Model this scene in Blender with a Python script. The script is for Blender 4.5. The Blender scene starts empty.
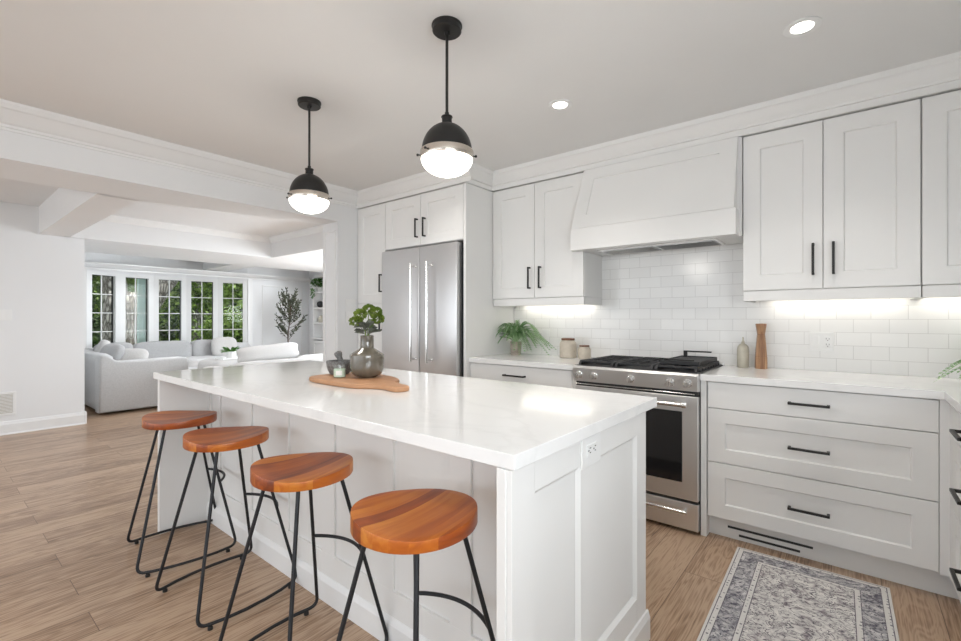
import bpy, bmesh, math, random
from mathutils import Vector, Matrix, Euler
R = math.radians
PI = math.pi
S = bpy.context.scene
COL = S.collection

# ------------------------------------------------------------------ camera
cam_d = bpy.data.cameras.new('camera')
cam_d.sensor_width = 36
cam_d.lens = 456.49 * 36 / 961
cam_d.shift_y = -(320.5 - 318.29) / 961
cam_d.clip_start = 0.05
cam = bpy.data.objects.new('camera', cam_d)
COL.objects.link(cam)
cam.location = (0, 0, 1.23)
cam.rotation_euler = (R(90), 0, R(39.064))
S.camera = cam

# ------------------------------------------------------------------ world, light, exposure
W = bpy.data.worlds.new('world')
S.world = W
W.use_nodes = True
bgn = W.node_tree.nodes['Background']
bgn.inputs[0].default_value = (0.90, 0.965, 1.03, 1)
bgn.inputs[1].default_value = 1.95
S.view_settings.view_transform = 'Standard'
S.view_settings.look = 'None'
S.view_settings.gamma = 1
S.view_settings.use_curve_mapping = False
S.view_settings.exposure = 0.14


def area(name, loc, rot, sx, sy, power, color=(1, 1, 1)):
    d = bpy.data.lights.new(name, 'AREA')
    d.shape = 'RECTANGLE'
    d.size = sx
    d.size_y = sy
    d.energy = power
    d.color = color
    o = bpy.data.objects.new(name, d)
    COL.objects.link(o)
    o.location = loc
    o.rotation_euler = rot
    return o


# added area fills with no known window: living room side and left passage
area('fill_living_side', (-5.6, 5.75, 1.3), (R(90), 0, R(180)), 2.6, 1.8, 145, (0.90, 0.955, 1.0))  # unseen fill behind the post, added to brighten the living room
area('fill_left_passage', (-5.4, -2.7, 1.0), (R(112), 0, 0), 2.6, 1.6, 12, (0.93, 0.965, 1.0))  # added fill, tilted up to lift the passage ceiling
for lx_, ly_, en_ in ((-5.5, -0.4, 20), (-5.5, -1.9, 20), (-7.6, 2.3, 26), (-7.6, 4.6, 22), (-9.0, 2.4, 24), (-9.0, 4.6, 20), (-5.5, 2.3, 18)):  # added spots without fixtures, brightening sofa, walls and passage floor
    dl = bpy.data.lights.new('living_fill_spot', 'SPOT')
    dl.energy = en_ * 1.5
    dl.spot_size = R(140)
    dl.spot_blend = 1.0
    dl.shadow_soft_size = 0.06
    dl.color = (0.95, 0.975, 1.0)
    dlo = bpy.data.objects.new('living_fill_spot', dl)
    COL.objects.link(dlo)
    dlo.location = (lx_, ly_, 2.13 if lx_ in (-7.6,) else 2.43)
sun = bpy.data.lights.new('sun', 'SUN')
sun.energy = 6.0
sun.angle = R(3)
sun.color = (1.0, 0.95, 0.86)
suno = bpy.data.objects.new('sun', sun)
COL.objects.link(suno)
suno.rotation_euler = Vector((-0.45, -1.0, -2.2)).to_track_quat('-Z', 'Y').to_euler()
area('fill_behind_camera', (-3.4, -3.4, 1.15), (R(90), 0, R(-8)), 3.2, 2.1, 12, (0.95, 0.975, 1.0))  # added fill for seating panel and drawers; no doors stand here
area('daylight_sink_window', (1.12, -0.35, 1.42), (R(90), 0, R(90)), 2.1, 0.7, 37, (0.89, 0.955, 1.0))
for lx_, ly_ in ((-2.5, 2.33), (-0.2, 0.2), (-1.6, 0.2), (-3.0, 0.2), (-0.2, -1.3), (-1.6, -1.3)):  # extra spots without fixtures, added to brighten floor and island top
    dl = bpy.data.lights.new('ceiling_spot', 'SPOT')
    dl.energy = 11
    dl.spot_size = R(125)
    dl.spot_blend = 0.9
    dl.shadow_soft_size = 0.05
    dl.color = (1.0, 0.97, 0.93)
    dlo = bpy.data.objects.new('ceiling_spot', dl)
    COL.objects.link(dlo)
    dlo.location = (lx_, ly_, 2.44)


# ------------------------------------------------------------------ material helpers
def new_mat(name):
    m = bpy.data.materials.new(name)
    m.use_nodes = True
    return m, m.node_tree.nodes, m.node_tree.links, m.node_tree.nodes['Principled BSDF']


def rgb(c):
    return (c[0], c[1], c[2], 1)


def plain(name, col, rough=0.5, metal=0.0, var=0.03, scale=8.0, bump=0.0, bscale=60.0, spec=0.5, coat=0.0, sheen=0.0):
    m, N, L, P = new_mat(name)
    tc = N.new('ShaderNodeTexCoord')
    n = N.new('ShaderNodeTexNoise')
    n.inputs['Scale'].default_value = scale
    n.inputs['Detail'].default_value = 4
    L.new(tc.outputs['Object'], n.inputs['Vector'])
    r = N.new('ShaderNodeValToRGB')
    r.color_ramp.elements[0].position = 0.3
    r.color_ramp.elements[1].position = 0.7
    r.color_ramp.elements[0].color = rgb([max(0, x * (1 - var)) for x in col])
    r.color_ramp.elements[1].color = rgb([min(1, x * (1 + var)) for x in col])
    L.new(n.outputs['Fac'], r.inputs['Fac'])
    L.new(r.outputs['Color'], P.inputs['Base Color'])
    P.inputs['Roughness'].default_value = rough
    P.inputs['Metallic'].default_value = metal
    P.inputs['Specular IOR Level'].default_value = spec
    P.inputs['Coat Weight'].default_value = coat
    P.inputs['Sheen Weight'].default_value = sheen
    if bump:
        n2 = N.new('ShaderNodeTexNoise')
        n2.inputs['Scale'].default_value = bscale
        n2.inputs['Detail'].default_value = 3
        L.new(tc.outputs['Object'], n2.inputs['Vector'])
        b = N.new('ShaderNodeBump')
        b.inputs['Strength'].default_value = bump
        b.inputs['Distance'].default_value = 0.01
        L.new(n2.outputs['Fac'], b.inputs['Height'])
        L.new(b.outputs['Normal'], P.inputs['Normal'])
    return m


def emit(name, col, strength):
    m, N, L, P = new_mat(name)
    P.inputs['Base Color'].default_value = rgb(col)
    P.inputs['Emission Color'].default_value = rgb(col)
    P.inputs['Emission Strength'].default_value = strength
    P.inputs['Roughness'].default_value = 0.3
    return m


def steel_mat(name, col, rough, axis):
    """brushed steel: fine streaks along one axis"""
    m, N, L, P = new_mat(name)
    tc = N.new('ShaderNodeTexCoord')
    mp = N.new('ShaderNodeMapping')
    sc = [220, 220, 220]
    sc[axis] = 2.5
    mp.inputs['Scale'].default_value = sc
    n = N.new('ShaderNodeTexNoise')
    n.inputs['Scale'].default_value = 1
    n.inputs['Detail'].default_value = 3
    L.new(tc.outputs['Object'], mp.inputs['Vector'])
    L.new(mp.outputs['Vector'], n.inputs['Vector'])
    mr = N.new('ShaderNodeMapRange')
    mr.inputs['To Min'].default_value = rough - 0.05
    mr.inputs['To Max'].default_value = rough + 0.09
    L.new(n.outputs['Fac'], mr.inputs['Value'])
    L.new(mr.outputs['Result'], P.inputs['Roughness'])
    P.inputs['Metallic'].default_value = 1
    P.inputs['Base Color'].default_value = rgb(col)
    b = N.new('ShaderNodeBump')
    b.inputs['Strength'].default_value = 0.012
    b.inputs['Distance'].default_value = 0.002
    L.new(n.outputs['Fac'], b.inputs['Height'])
    L.new(b.outputs['Normal'], P.inputs['Normal'])
    return m


def floor_mat():
    m, N, L, P = new_mat('oak_planks')
    tc = N.new('ShaderNodeTexCoord')
    mp = N.new('ShaderNodeMapping')
    mp.inputs['Rotation'].default_value = (0, 0, R(90))
    mp.inputs['Location'].default_value = (0.45, 0.075, 0)
    L.new(tc.outputs['Object'], mp.inputs['Vector'])
    br = N.new('ShaderNodeTexBrick')
    br.offset = 0.37
    br.offset_frequency = 2
    br.inputs['Color1'].default_value = (0.0, 0.0, 0.0, 1)
    br.inputs['Color2'].default_value = (1, 1, 1, 1)
    br.inputs['Mortar'].default_value = (0.5, 0.5, 0.5, 1)
    br.inputs['Scale'].default_value = 1
    br.inputs['Mortar Size'].default_value = 0.0016
    br.inputs['Mortar Smooth'].default_value = 0.3
    br.inputs['Brick Width'].default_value = 1.9
    br.inputs['Row Height'].default_value = 0.185
    L.new(mp.outputs['Vector'], br.inputs['Vector'])
    # grain runs with the boards, shifted from board to board
    addv = N.new('ShaderNodeVectorMath')
    addv.operation = 'MULTIPLY_ADD'
    L.new(br.outputs['Color'], addv.inputs[0])
    addv.inputs[1].default_value = (7.3, 3.1, 5.7)
    L.new(mp.outputs['Vector'], addv.inputs[2])
    g1 = N.new('ShaderNodeMapping')
    g1.inputs['Scale'].default_value = (1.1, 9, 1)
    L.new(addv.outputs[0], g1.inputs['Vector'])
    wv = N.new('ShaderNodeTexNoise')
    wv.inputs['Scale'].default_value = 1.0
    wv.inputs['Detail'].default_value = 3
    wv.inputs['Distortion'].default_value = 0.6
    L.new(g1.outputs['Vector'], wv.inputs['Vector'])
    # cathedral rings from the noise height
    ml = N.new('ShaderNodeMath')
    ml.operation = 'MULTIPLY'
    ml.inputs[1].default_value = 95
    L.new(wv.outputs['Fac'], ml.inputs[0])
    sn = N.new('ShaderNodeMath')
    sn.operation = 'SINE'
    L.new(ml.outputs[0], sn.inputs[0])
    fine = N.new('ShaderNodeMapping')
    fine.inputs['Scale'].default_value = (6, 150, 1)
    L.new(addv.outputs[0], fine.inputs['Vector'])
    fn = N.new('ShaderNodeTexNoise')
    fn.inputs['Scale'].default_value = 1
    fn.inputs['Detail'].default_value = 3
    L.new(fine.outputs['Vector'], fn.inputs['Vector'])
    # mix of the three
    a = N.new('ShaderNodeMath')
    a.operation = 'MULTIPLY_ADD'
    L.new(sn.outputs[0], a.inputs[0])
    a.inputs[1].default_value = 0.085
    L.new(fn.outputs['Fac'], a.inputs[2])
    b2 = N.new('ShaderNodeMath')
    b2.operation = 'MULTIPLY_ADD'
    L.new(wv.outputs['Fac'], b2.inputs[0])
    b2.inputs[1].default_value = 0.5
    L.new(a.outputs[0], b2.inputs[2])
    b3 = N.new('ShaderNodeMath')
    b3.operation = 'MULTIPLY_ADD'
    sep = N.new('ShaderNodeSeparateColor')
    L.new(br.outputs['Color'], sep.inputs[0])
    L.new(sep.outputs[0], b3.inputs[0])
    b3.inputs[1].default_value = 0.22
    L.new(b2.outputs[0], b3.inputs[2])
    rp = N.new('ShaderNodeValToRGB')
    e = rp.color_ramp.elements
    e[0].position = 0.52
    e[0].color = (0.145, 0.083, 0.047, 1)
    e[1].position = 1.18 if False else 1.0
    e[1].color = (0.49, 0.345, 0.235, 1)
    mid = e.new(0.76)
    mid.color = (0.315, 0.198, 0.122, 1)
    L.new(b3.outputs[0], rp.inputs['Fac'])
    mx = N.new('ShaderNodeMix')
    mx.data_type = 'RGBA'
    L.new(br.outputs['Fac'], mx.inputs[0])
    L.new(rp.outputs['Color'], mx.inputs[6])
    mx.inputs[7].default_value = (0.13, 0.075, 0.042, 1)
    L.new(mx.outputs[2], P.inputs['Base Color'])
    P.inputs['Roughness'].default_value = 0.30
    P.inputs['Specular IOR Level'].default_value = 0.5
    bp = N.new('ShaderNodeBump')
    bp.inputs['Strength'].default_value = 0.12
    bp.inputs['Distance'].default_value = 0.004
    L.new(b2.outputs[0], bp.inputs['Height'])
    L.new(bp.outputs['Normal'], P.inputs['Normal'])
    return m


def tile_mat():
    m, N, L, P = new_mat('subway_tile')
    tc = N.new('ShaderNodeTexCoord')
    sp = N.new('ShaderNodeSeparateXYZ')
    L.new(tc.outputs['Object'], sp.inputs[0])
    cb = N.new('ShaderNodeCombineXYZ')
    L.new(sp.outputs['X'], cb.inputs['X'])
    L.new(sp.outputs['Z'], cb.inputs['Y'])
    mp = N.new('ShaderNodeMapping')
    mp.inputs['Location'].default_value = (0.145, -0.915 + 0.0005, 0)
    L.new(cb.outputs[0], mp.inputs['Vector'])
    br = N.new('ShaderNodeTexBrick')
    br.offset = 0.5
    br.inputs['Color1'].default_value = (0.80, 0.795, 0.78, 1)
    br.inputs['Color2'].default_value = (0.845, 0.84, 0.825, 1)
    br.inputs['Mortar'].default_value = (0.60, 0.59, 0.575, 1)
    br.inputs['Scale'].default_value = 1
    br.inputs['Mortar Size'].default_value = 0.0012
    br.inputs['Mortar Smooth'].default_value = 0.1
    br.inputs['Brick Width'].default_value = 0.1555
    br.inputs['Row Height'].default_value = 0.0775
    L.new(mp.outputs['Vector'], br.inputs['Vector'])
    L.new(br.outputs['Color'], P.inputs['Base Color'])
    P.inputs['Roughness'].default_value = 0.16
    iv = N.new('ShaderNodeMath')
    iv.operation = 'SUBTRACT'
    iv.inputs[0].default_value = 1
    L.new(br.outputs['Fac'], iv.inputs[1])
    nz = N.new('ShaderNodeTexNoise')
    nz.inputs['Scale'].default_value = 7
    L.new(tc.outputs['Object'], nz.inputs['Vector'])
    ad = N.new('ShaderNodeMath')
    ad.operation = 'MULTIPLY_ADD'
    L.new(nz.outputs['Fac'], ad.inputs[0])
    ad.inputs[1].default_value = 0.5
    L.new(iv.outputs[0], ad.inputs[2])
    bp = N.new('ShaderNodeBump')
    bp.inputs['Strength'].default_value = 0.25
    bp.inputs['Distance'].default_value = 0.002
    L.new(ad.outputs[0], bp.inputs['Height'])
    L.new(bp.outputs['Normal'], P.inputs['Normal'])
    return m


def quartz_mat():
    m, N, L, P = new_mat('white_quartz')
    tc = N.new('ShaderNodeTexCoord')
    n = N.new('ShaderNodeTexNoise')
    n.inputs['Scale'].default_value = 1.7
    n.inputs['Detail'].default_value = 6
    n.inputs['Distortion'].default_value = 1.2
    L.new(tc.outputs['Object'], n.inputs['Vector'])
    r = N.new('ShaderNodeValToRGB')
    e = r.color_ramp.elements
    e[0].position = 0.47
    e[0].color = (0.86, 0.858, 0.85, 1)
    e[1].position = 0.53
    e[1].color = (0.86, 0.858, 0.85, 1)
    k = e.new(0.50)
    k.color = (0.82, 0.818, 0.81, 1)
    L.new(n.outputs['Fac'], r.inputs['Fac'])
    L.new(r.outputs['Color'], P.inputs['Base Color'])
    P.inputs['Roughness'].default_value = 0.10
    P.inputs['Specular IOR Level'].default_value = 0.55
    return m


def strip_wood(name, cols, width, axis=0, rough=0.34, grain=(26, 2.2, 26), coat=0.12):
    """glued strips across one axis, each with its own tone, with grain"""
    m, N, L, P = new_mat(name)
    tc = N.new('ShaderNodeTexCoord')
    sp = N.new('ShaderNodeSeparateXYZ')
    L.new(tc.outputs['Object'], sp.inputs[0])
    oi = N.new('ShaderNodeObjectInfo')
    ma = N.new('ShaderNodeMath')
    ma.operation = 'MULTIPLY_ADD'
    L.new(sp.outputs[axis], ma.inputs[0])
    ma.inputs[1].default_value = 1 / width
    ma.inputs[2].default_value = 20.5
    fl = N.new('ShaderNodeMath')
    fl.operation = 'FLOOR'
    L.new(ma.outputs[0], fl.inputs[0])
    ro = N.new('ShaderNodeMath')
    ro.operation = 'MULTIPLY_ADD'
    L.new(oi.outputs['Random'], ro.inputs[0])
    ro.inputs[1].default_value = 37.0
    L.new(fl.outputs[0], ro.inputs[2])
    wn = N.new('ShaderNodeTexWhiteNoise')
    wn.noise_dimensions = '1D'
    L.new(ro.outputs[0], wn.inputs['W'])
    mp = N.new('ShaderNodeMapping')
    mp.inputs['Scale'].default_value = grain
    L.new(tc.outputs['Object'], mp.inputs['Vector'])
    off = N.new('ShaderNodeVectorMath')
    off.operation = 'MULTIPLY_ADD'
    L.new(wn.outputs['Color'], off.inputs[0])
    off.inputs[1].default_value = (9, 9, 9)
    L.new(mp.outputs['Vector'], off.inputs[2])
    n = N.new('ShaderNodeTexNoise')
    n.inputs['Scale'].default_value = 1
    n.inputs['Detail'].default_value = 4
    n.inputs['Distortion'].default_value = 1.0
    L.new(off.outputs[0], n.inputs['Vector'])
    m2 = N.new('ShaderNodeMath')
    m2.operation = 'MULTIPLY_ADD'
    L.new(wn.outputs['Value'], m2.inputs[0])
    m2.inputs[1].default_value = 0.62
    sc = N.new('ShaderNodeMath')
    sc.operation = 'MULTIPLY_ADD'
    L.new(n.outputs['Fac'], sc.inputs[0])
    sc.inputs[1].default_value = 0.8
    sc.inputs[2].default_value = -0.2
    L.new(sc.outputs[0], m2.inputs[2])
    r = N.new('ShaderNodeValToRGB')
    e = r.color_ramp.elements
    e[0].position = 0.1
    e[0].color = rgb(cols[0])
    e[1].position = 0.9
    e[1].color = rgb(cols[-1])
    for i, c in enumerate(cols[1:-1]):
        k = e.new(0.1 + 0.8 * (i + 1) / (len(cols) - 1))
        k.color = rgb(c)
    L.new(m2.outputs[0], r.inputs['Fac'])
    L.new(r.outputs['Color'], P.inputs['Base Color'])
    P.inputs['Roughness'].default_value = rough
    P.inputs['Coat Weight'].default_value = coat
    P.inputs['Coat Roughness'].default_value = 0.2
    return m


def rug_mat(x0, x1, y0, y1):
    m, N, L, P = new_mat('faded_rug')
    tc = N.new('ShaderNodeTexCoord')
    sp = N.new('ShaderNodeSeparateXYZ')
    L.new(tc.outputs['Object'], sp.inputs[0])

    def math_(op, a, b=None, c=None):
        k = N.new('ShaderNodeMath')
        k.operation = op
        for i, v in enumerate((a, b, c)):
            if v is None:
                continue
            if isinstance(v, (int, float)):
                k.inputs[i].default_value = v
            else:
                L.new(v, k.inputs[i])
        return k.outputs[0]

    hx, hy = (x1 - x0) / 2, (y1 - y0) / 2
    dx = math_('SUBTRACT', hx, math_('ABSOLUTE', sp.outputs['X']))
    dy = math_('SUBTRACT', hy, math_('ABSOLUTE', sp.outputs['Y']))
    d = math_('MINIMUM', dx, dy)

    def noise(scale, detail=4, dist=0.0, stretch=None):
        n = N.new('ShaderNodeTexNoise')
        n.inputs['Scale'].default_value = scale
        n.inputs['Detail'].default_value = detail
        n.inputs['Distortion'].default_value = dist
        L.new(tc.outputs['Object'], n.inputs['Vector'])
        return n.outputs['Fac']

    def ramp(f, stops):
        r = N.new('ShaderNodeValToRGB')
        e = r.color_ramp.elements
        e[0].position, e[0].color = stops[0][0], rgb(stops[0][1])
        e[1].position, e[1].color = stops[-1][0], rgb(stops[-1][1])
        for p, c in stops[1:-1]:
            k = e.new(p)
            k.color = rgb(c)
        L.new(f, r.inputs['Fac'])
        return r.outputs['Color']

    def mix(f, a, b):
        k = N.new('ShaderNodeMix')
        k.data_type = 'RGBA'
        for i, v in ((0, f), (6, a), (7, b)):
            if isinstance(v, (int, float)):
                k.inputs[i].default_value = v
            elif isinstance(v, tuple):
                k.inputs[i].default_value = rgb(v)
            else:
                L.new(v, k.inputs[i])
        return k.outputs[2]

    # ornament: mirrored distorted curls
    cx = math_('ABSOLUTE', sp.outputs['X'])
    cy = math_('PINGPONG', sp.outputs['Y'], 0.16)
    cb = N.new('ShaderNodeCombineXYZ')
    L.new(cx, cb.inputs[0])
    L.new(cy, cb.inputs[1])
    vo = N.new('ShaderNodeTexNoise')
    vo.inputs['Scale'].default_value = 15
    vo.inputs['Detail'].default_value = 2
    vo.inputs['Distortion'].default_value = 3.5
    L.new(cb.outputs[0], vo.inputs['Vector'])
    curl = math_('ABSOLUTE', math_('SUBTRACT', vo.outputs['Fac'], 0.5))
    line = math_('LESS_THAN', curl, 0.030)
    blot = noise(20, 6, 1.6)
    wear = noise(70, 5)
    field = ramp(blot, [(0.35, (0.78, 0.755, 0.725)), (0.5, (0.66, 0.64, 0.62)), (0.66, (0.27, 0.23, 0.25))])
    field = mix(math_('MULTIPLY', line, math_('GREATER_THAN', wear, 0.42)), field, (0.14, 0.13, 0.15))
    bord = ramp(blot, [(0.34, (0.66, 0.64, 0.64)), (0.5, (0.37, 0.36, 0.38)), (0.66, (0.14, 0.13, 0.16))])
    bord = mix(math_('MULTIPLY', line, math_('GREATER_THAN', wear, 0.45)), bord, (0.10, 0.095, 0.12))
    band = (0.72, 0.70, 0.675)
    # dotted bands
    dots = N.new('ShaderNodeTexVoronoi')
    dots.inputs['Scale'].default_value = 42
    dots.inputs['Randomness'].default_value = 0.25
    L.new(tc.outputs['Object'], dots.inputs['Vector'])
    dm = math_('LESS_THAN', dots.outputs['Distance'], 0.22)
    bandc = mix(dm, band, (0.24, 0.23, 0.25))

    def inband(a, b):
        return math_('MULTIPLY', math_('GREATER_THAN', d, a), math_('LESS_THAN', d, b))

    col = mix(math_('GREATER_THAN', d, 0.128), bord, field)
    col = mix(inband(0.012, 0.034), col, bandc)
    col = mix(inband(0.106, 0.128), col, bandc)
    dark = (0.17, 0.16, 0.18)
    for p in (0.012, 0.034, 0.106, 0.128):
        col = mix(inband(p - 0.0018, p + 0.0018), col, dark)
    col = mix(math_('LESS_THAN', d, 0.010), col, (0.70, 0.68, 0.65))
    # worn patches
    col = mix(math_('MULTIPLY', math_('GREATER_THAN', wear, 0.57), 0.45), col, (0.62, 0.605, 0.59))
    L.new(col, P.inputs['Base Color'])
    P.inputs['Roughness'].default_value = 0.95
    P.inputs['Specular IOR Level'].default_value = 0.1
    bp = N.new('ShaderNodeBump')
    bp.inputs['Strength'].default_value = 0.3
    bp.inputs['Distance'].default_value = 0.003
    L.new(noise(420, 2), bp.inputs['Height'])
    L.new(bp.outputs['Normal'], P.inputs['Normal'])
    return m


def leaf_mat(name, c1, c2, trans=0.25):
    m, N, L, P = new_mat(name)
    tc = N.new('ShaderNodeTexCoord')
    n = N.new('ShaderNodeTexNoise')
    n.inputs['Scale'].default_value = 14
    n.inputs['Detail'].default_value = 3
    L.new(tc.outputs['Object'], n.inputs['Vector'])
    r = N.new('ShaderNodeValToRGB')
    r.color_ramp.elements[0].position = 0.35
    r.color_ramp.elements[1].position = 0.65
    r.color_ramp.elements[0].color = rgb(c1)
    r.color_ramp.elements[1].color = rgb(c2)
    L.new(n.outputs['Fac'], r.inputs['Fac'])
    L.new(r.outputs['Color'], P.inputs['Base Color'])
    P.inputs['Roughness'].default_value = 0.45
    P.inputs['Subsurface Weight'].default_value = 0.0
    out = N['Material Output']
    tr = N.new('ShaderNodeBsdfTranslucent')
    L.new(r.outputs['Color'], tr.inputs['Color'])
    mx = N.new('ShaderNodeMixShader')
    mx.inputs[0].default_value = trans
    L.new(P.outputs[0], mx.inputs[1])
    L.new(tr.outputs[0], mx.inputs[2])
    L.new(mx.outputs[0], out.inputs['Surface'])
    return m


def glass_mat(name, tint=(1, 1, 1), ior=1.45):
    m, N, L, P = new_mat(name)
    out = N['Material Output']
    t = N.new('ShaderNodeBsdfTransparent')
    t.inputs['Color'].default_value = rgb(tint)
    g = N.new('ShaderNodeBsdfGlossy')
    g.inputs['Roughness'].default_value = 0.02
    f = N.new('ShaderNodeFresnel')
    f.inputs['IOR'].default_value = ior
    mx = N.new('ShaderNodeMixShader')
    L.new(f.outputs[0], mx.inputs[0])
    L.new(t.outputs[0], mx.inputs[1])
    L.new(g.outputs[0], mx.inputs[2])
    L.new(mx.outputs[0], out.inputs['Surface'])
    return m


def bark_mat():
    m, N, L, P = new_mat('bark')
    tc = N.new('ShaderNodeTexCoord')
    mp = N.new('ShaderNodeMapping')
    mp.inputs['Scale'].default_value = (16, 16, 5)
    L.new(tc.outputs['Object'], mp.inputs['Vector'])
    v = N.new('ShaderNodeTexVoronoi')
    v.feature = 'DISTANCE_TO_EDGE'
    v.inputs['Scale'].default_value = 1
    L.new(mp.outputs['Vector'], v.inputs['Vector'])
    r = N.new('ShaderNodeValToRGB')
    r.color_ramp.elements[0].position = 0.02
    r.color_ramp.elements[0].color = (0.10, 0.085, 0.075, 1)
    r.color_ramp.elements[1].position = 0.35
    r.color_ramp.elements[1].color = (0.50, 0.46, 0.43, 1)
    L.new(v.outputs['Distance'], r.inputs['Fac'])
    L.new(r.outputs['Color'], P.inputs['Base Color'])
    P.inputs['Roughness'].default_value = 0.95
    b = N.new('ShaderNodeBump')
    b.inputs['Strength'].default_value = 0.8
    b.inputs['Distance'].default_value = 0.05
    L.new(v.outputs['Distance'], b.inputs['Height'])
    L.new(b.outputs['Normal'], P.inputs['Normal'])
    return m


M = {}
M['cab'] = plain('cabinet_paint', (0.80, 0.795, 0.78), 0.38, var=0.01, scale=3)
M['wall'] = plain('wall_paint', (0.79, 0.795, 0.80), 0.6, var=0.01, scale=2)
M['ceil'] = plain('ceiling_paint', (0.79, 0.785, 0.775), 0.85, var=0.01, scale=2)
M['ceil2'] = plain('living_ceiling_paint', (0.77, 0.77, 0.77), 0.8, var=0.01, scale=2)
M['trim'] = plain('trim_paint', (0.80, 0.80, 0.795), 0.4, var=0.01, scale=3)
M['plate'] = plain('white_plastic', (0.82, 0.82, 0.81), 0.3, var=0.005)
M['slot'] = plain('dark_slot', (0.03, 0.03, 0.03), 0.6)
M['black'] = plain('black_metal', (0.018, 0.017, 0.016), 0.42, metal=0.3, var=0.1, scale=20)
M['stoolblack'] = plain('stool_black_iron', (0.030, 0.031, 0.034), 0.48, metal=0.6, var=0.1, scale=30)
M['iron'] = plain('cast_iron', (0.022, 0.022, 0.024), 0.55, bump=0.15, bscale=300)
M['blackglass'] = plain('oven_glass', (0.012, 0.012, 0.013), 0.06, var=0.0)
M['steel'] = steel_mat('brushed_steel', (0.66, 0.66, 0.665), 0.36, 2)
M['steelx'] = steel_mat('brushed_steel_across', (0.74, 0.735, 0.73), 0.34, 0)
M['chrome'] = plain('polished_steel', (0.74, 0.73, 0.72), 0.14, metal=1.0, var=0.02)
M['nickel'] = plain('satin_nickel', (0.66, 0.60, 0.53), 0.22, metal=1.0, var=0.02)
M['quartz'] = quartz_mat()
M['tile'] = tile_mat()
M['floor'] = floor_mat()
M['seat'] = strip_wood('stool_wood', [(0.13, 0.022, 0.004), (0.33, 0.066, 0.007), (0.48, 0.125, 0.012), (0.60, 0.215, 0.03)], 0.043)
M['board'] = strip_wood('board_wood', [(0.36, 0.165, 0.075), (0.47, 0.24, 0.12), (0.52, 0.28, 0.145)], 0.4, axis=1, rough=0.5, grain=(5, 40, 40), coat=0.0)
M['mill'] = strip_wood('mill_wood', [(0.12, 0.05, 0.022), (0.27, 0.135, 0.065), (0.44, 0.255, 0.14), (0.36, 0.19, 0.09)], 0.012, rough=0.4, grain=(60, 60, 5), coat=0.1)
M['globe'] = emit('opal_glass_lit', (1.0, 0.97, 0.92), 2.6)
M['led'] = emit('led_strip_lit', (1.0, 0.96, 0.88), 3.0)
M['pot'] = emit('downlight_lens_lit', (1.0, 0.95, 0.88), 5.0)
M['vase'] = plain('vase_glaze', (0.125, 0.110, 0.085), 0.14, var=0.25, scale=18, coat=0.6)
M['stone'] = plain('grey_granite', (0.17, 0.165, 0.16), 0.7, var=0.5, scale=120, bump=0.2, bscale=150)
M['wax'] = plain('pale_green_wax', (0.60, 0.72, 0.60), 0.5, var=0.02)
M['tin'] = glass_mat('clear_glass', (0.985, 0.995, 0.985), 1.0)
M['tin'].node_tree.nodes['Mix Shader'].inputs[0].default_value = 0.05
M['tin'].node_tree.links.remove(M['tin'].node_tree.nodes['Mix Shader'].inputs[0].links[0])
M['paper'] = plain('label_paper', (0.80, 0.80, 0.76), 0.7, var=0.02)
M['jar'] = plain('cream_stoneware', (0.55, 0.49, 0.405), 0.55, var=0.08, scale=40)
M['cork'] = plain('rust_brown_lid', (0.19, 0.088, 0.052), 0.7, var=0.2, scale=60)
M['soap'] = plain('sand_ceramic', (0.50, 0.465, 0.38), 0.45, var=0.06, scale=30)
M['fern'] = leaf_mat('fern_leaf', (0.17, 0.33, 0.13), (0.42, 0.58, 0.33))
M['sprig'] = leaf_mat('sprig_leaf', (0.075, 0.14, 0.012), (0.22, 0.30, 0.05), 0.15)
M['eucal'] = leaf_mat('grey_leaf', (0.10, 0.11, 0.085), (0.22, 0.23, 0.19), 0.1)
M['olive'] = leaf_mat('olive_leaf', (0.045, 0.055, 0.035), (0.15, 0.17, 0.11), 0.1)
M['ivy'] = leaf_mat('ivy_leaf', (0.04, 0.13, 0.02), (0.12, 0.28, 0.06), 0.15)
M['tree'] = leaf_mat('garden_leaf', (0.055, 0.105, 0.022), (0.30, 0.42, 0.10), 0.35)
M['tree2'] = leaf_mat('garden_leaf_dark', (0.030, 0.060, 0.020), (0.13, 0.20, 0.06), 0.3)
M['bark'] = bark_mat()
M['twig'] = plain('twig', (0.10, 0.07, 0.05), 0.9, var=0.2)
M['basket'] = plain('pot_mottled', (0.40, 0.34, 0.29), 0.7, var=0.25, scale=30)
M['sofa'] = plain('grey_fabric', (0.56, 0.56, 0.56), 0.95, var=0.06, scale=60, bump=0.25, bscale=450, spec=0.1, sheen=0.2)
M['sofa_dk'] = plain('grey_cushion_fabric', (0.42, 0.42, 0.425), 0.95, var=0.06, scale=60, bump=0.25, bscale=450, spec=0.1, sheen=0.2)
M['pillow'] = plain('pale_grey_linen', (0.55, 0.54, 0.53), 0.95, var=0.05, scale=50, bump=0.2, bscale=400, spec=0.1)
M['boucle'] = plain('white_boucle', (0.70, 0.69, 0.68), 0.95, var=0.03, scale=90, bump=0.5, bscale=240, spec=0.1)
M['lawn'] = plain('lawn', (0.08, 0.13, 0.035), 0.95, var=0.4, scale=3)
M['ground'] = plain('unseen_ground', (0.30, 0.29, 0.28), 0.9, var=0.1, scale=4)
M['siding'] = plain('pale_siding', (0.50, 0.64, 0.64), 0.7, var=0.02)
M['pane'] = glass_mat('window_glass', (0.97, 0.99, 0.98), 1.2)
M['filter'] = plain('hood_filter_steel', (0.36, 0.36, 0.36), 0.3, metal=1.0, var=0.1, scale=60)
M['fence'] = plain('fence_wood', (0.24, 0.20, 0.16), 0.9, var=0.2, scale=6)


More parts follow.
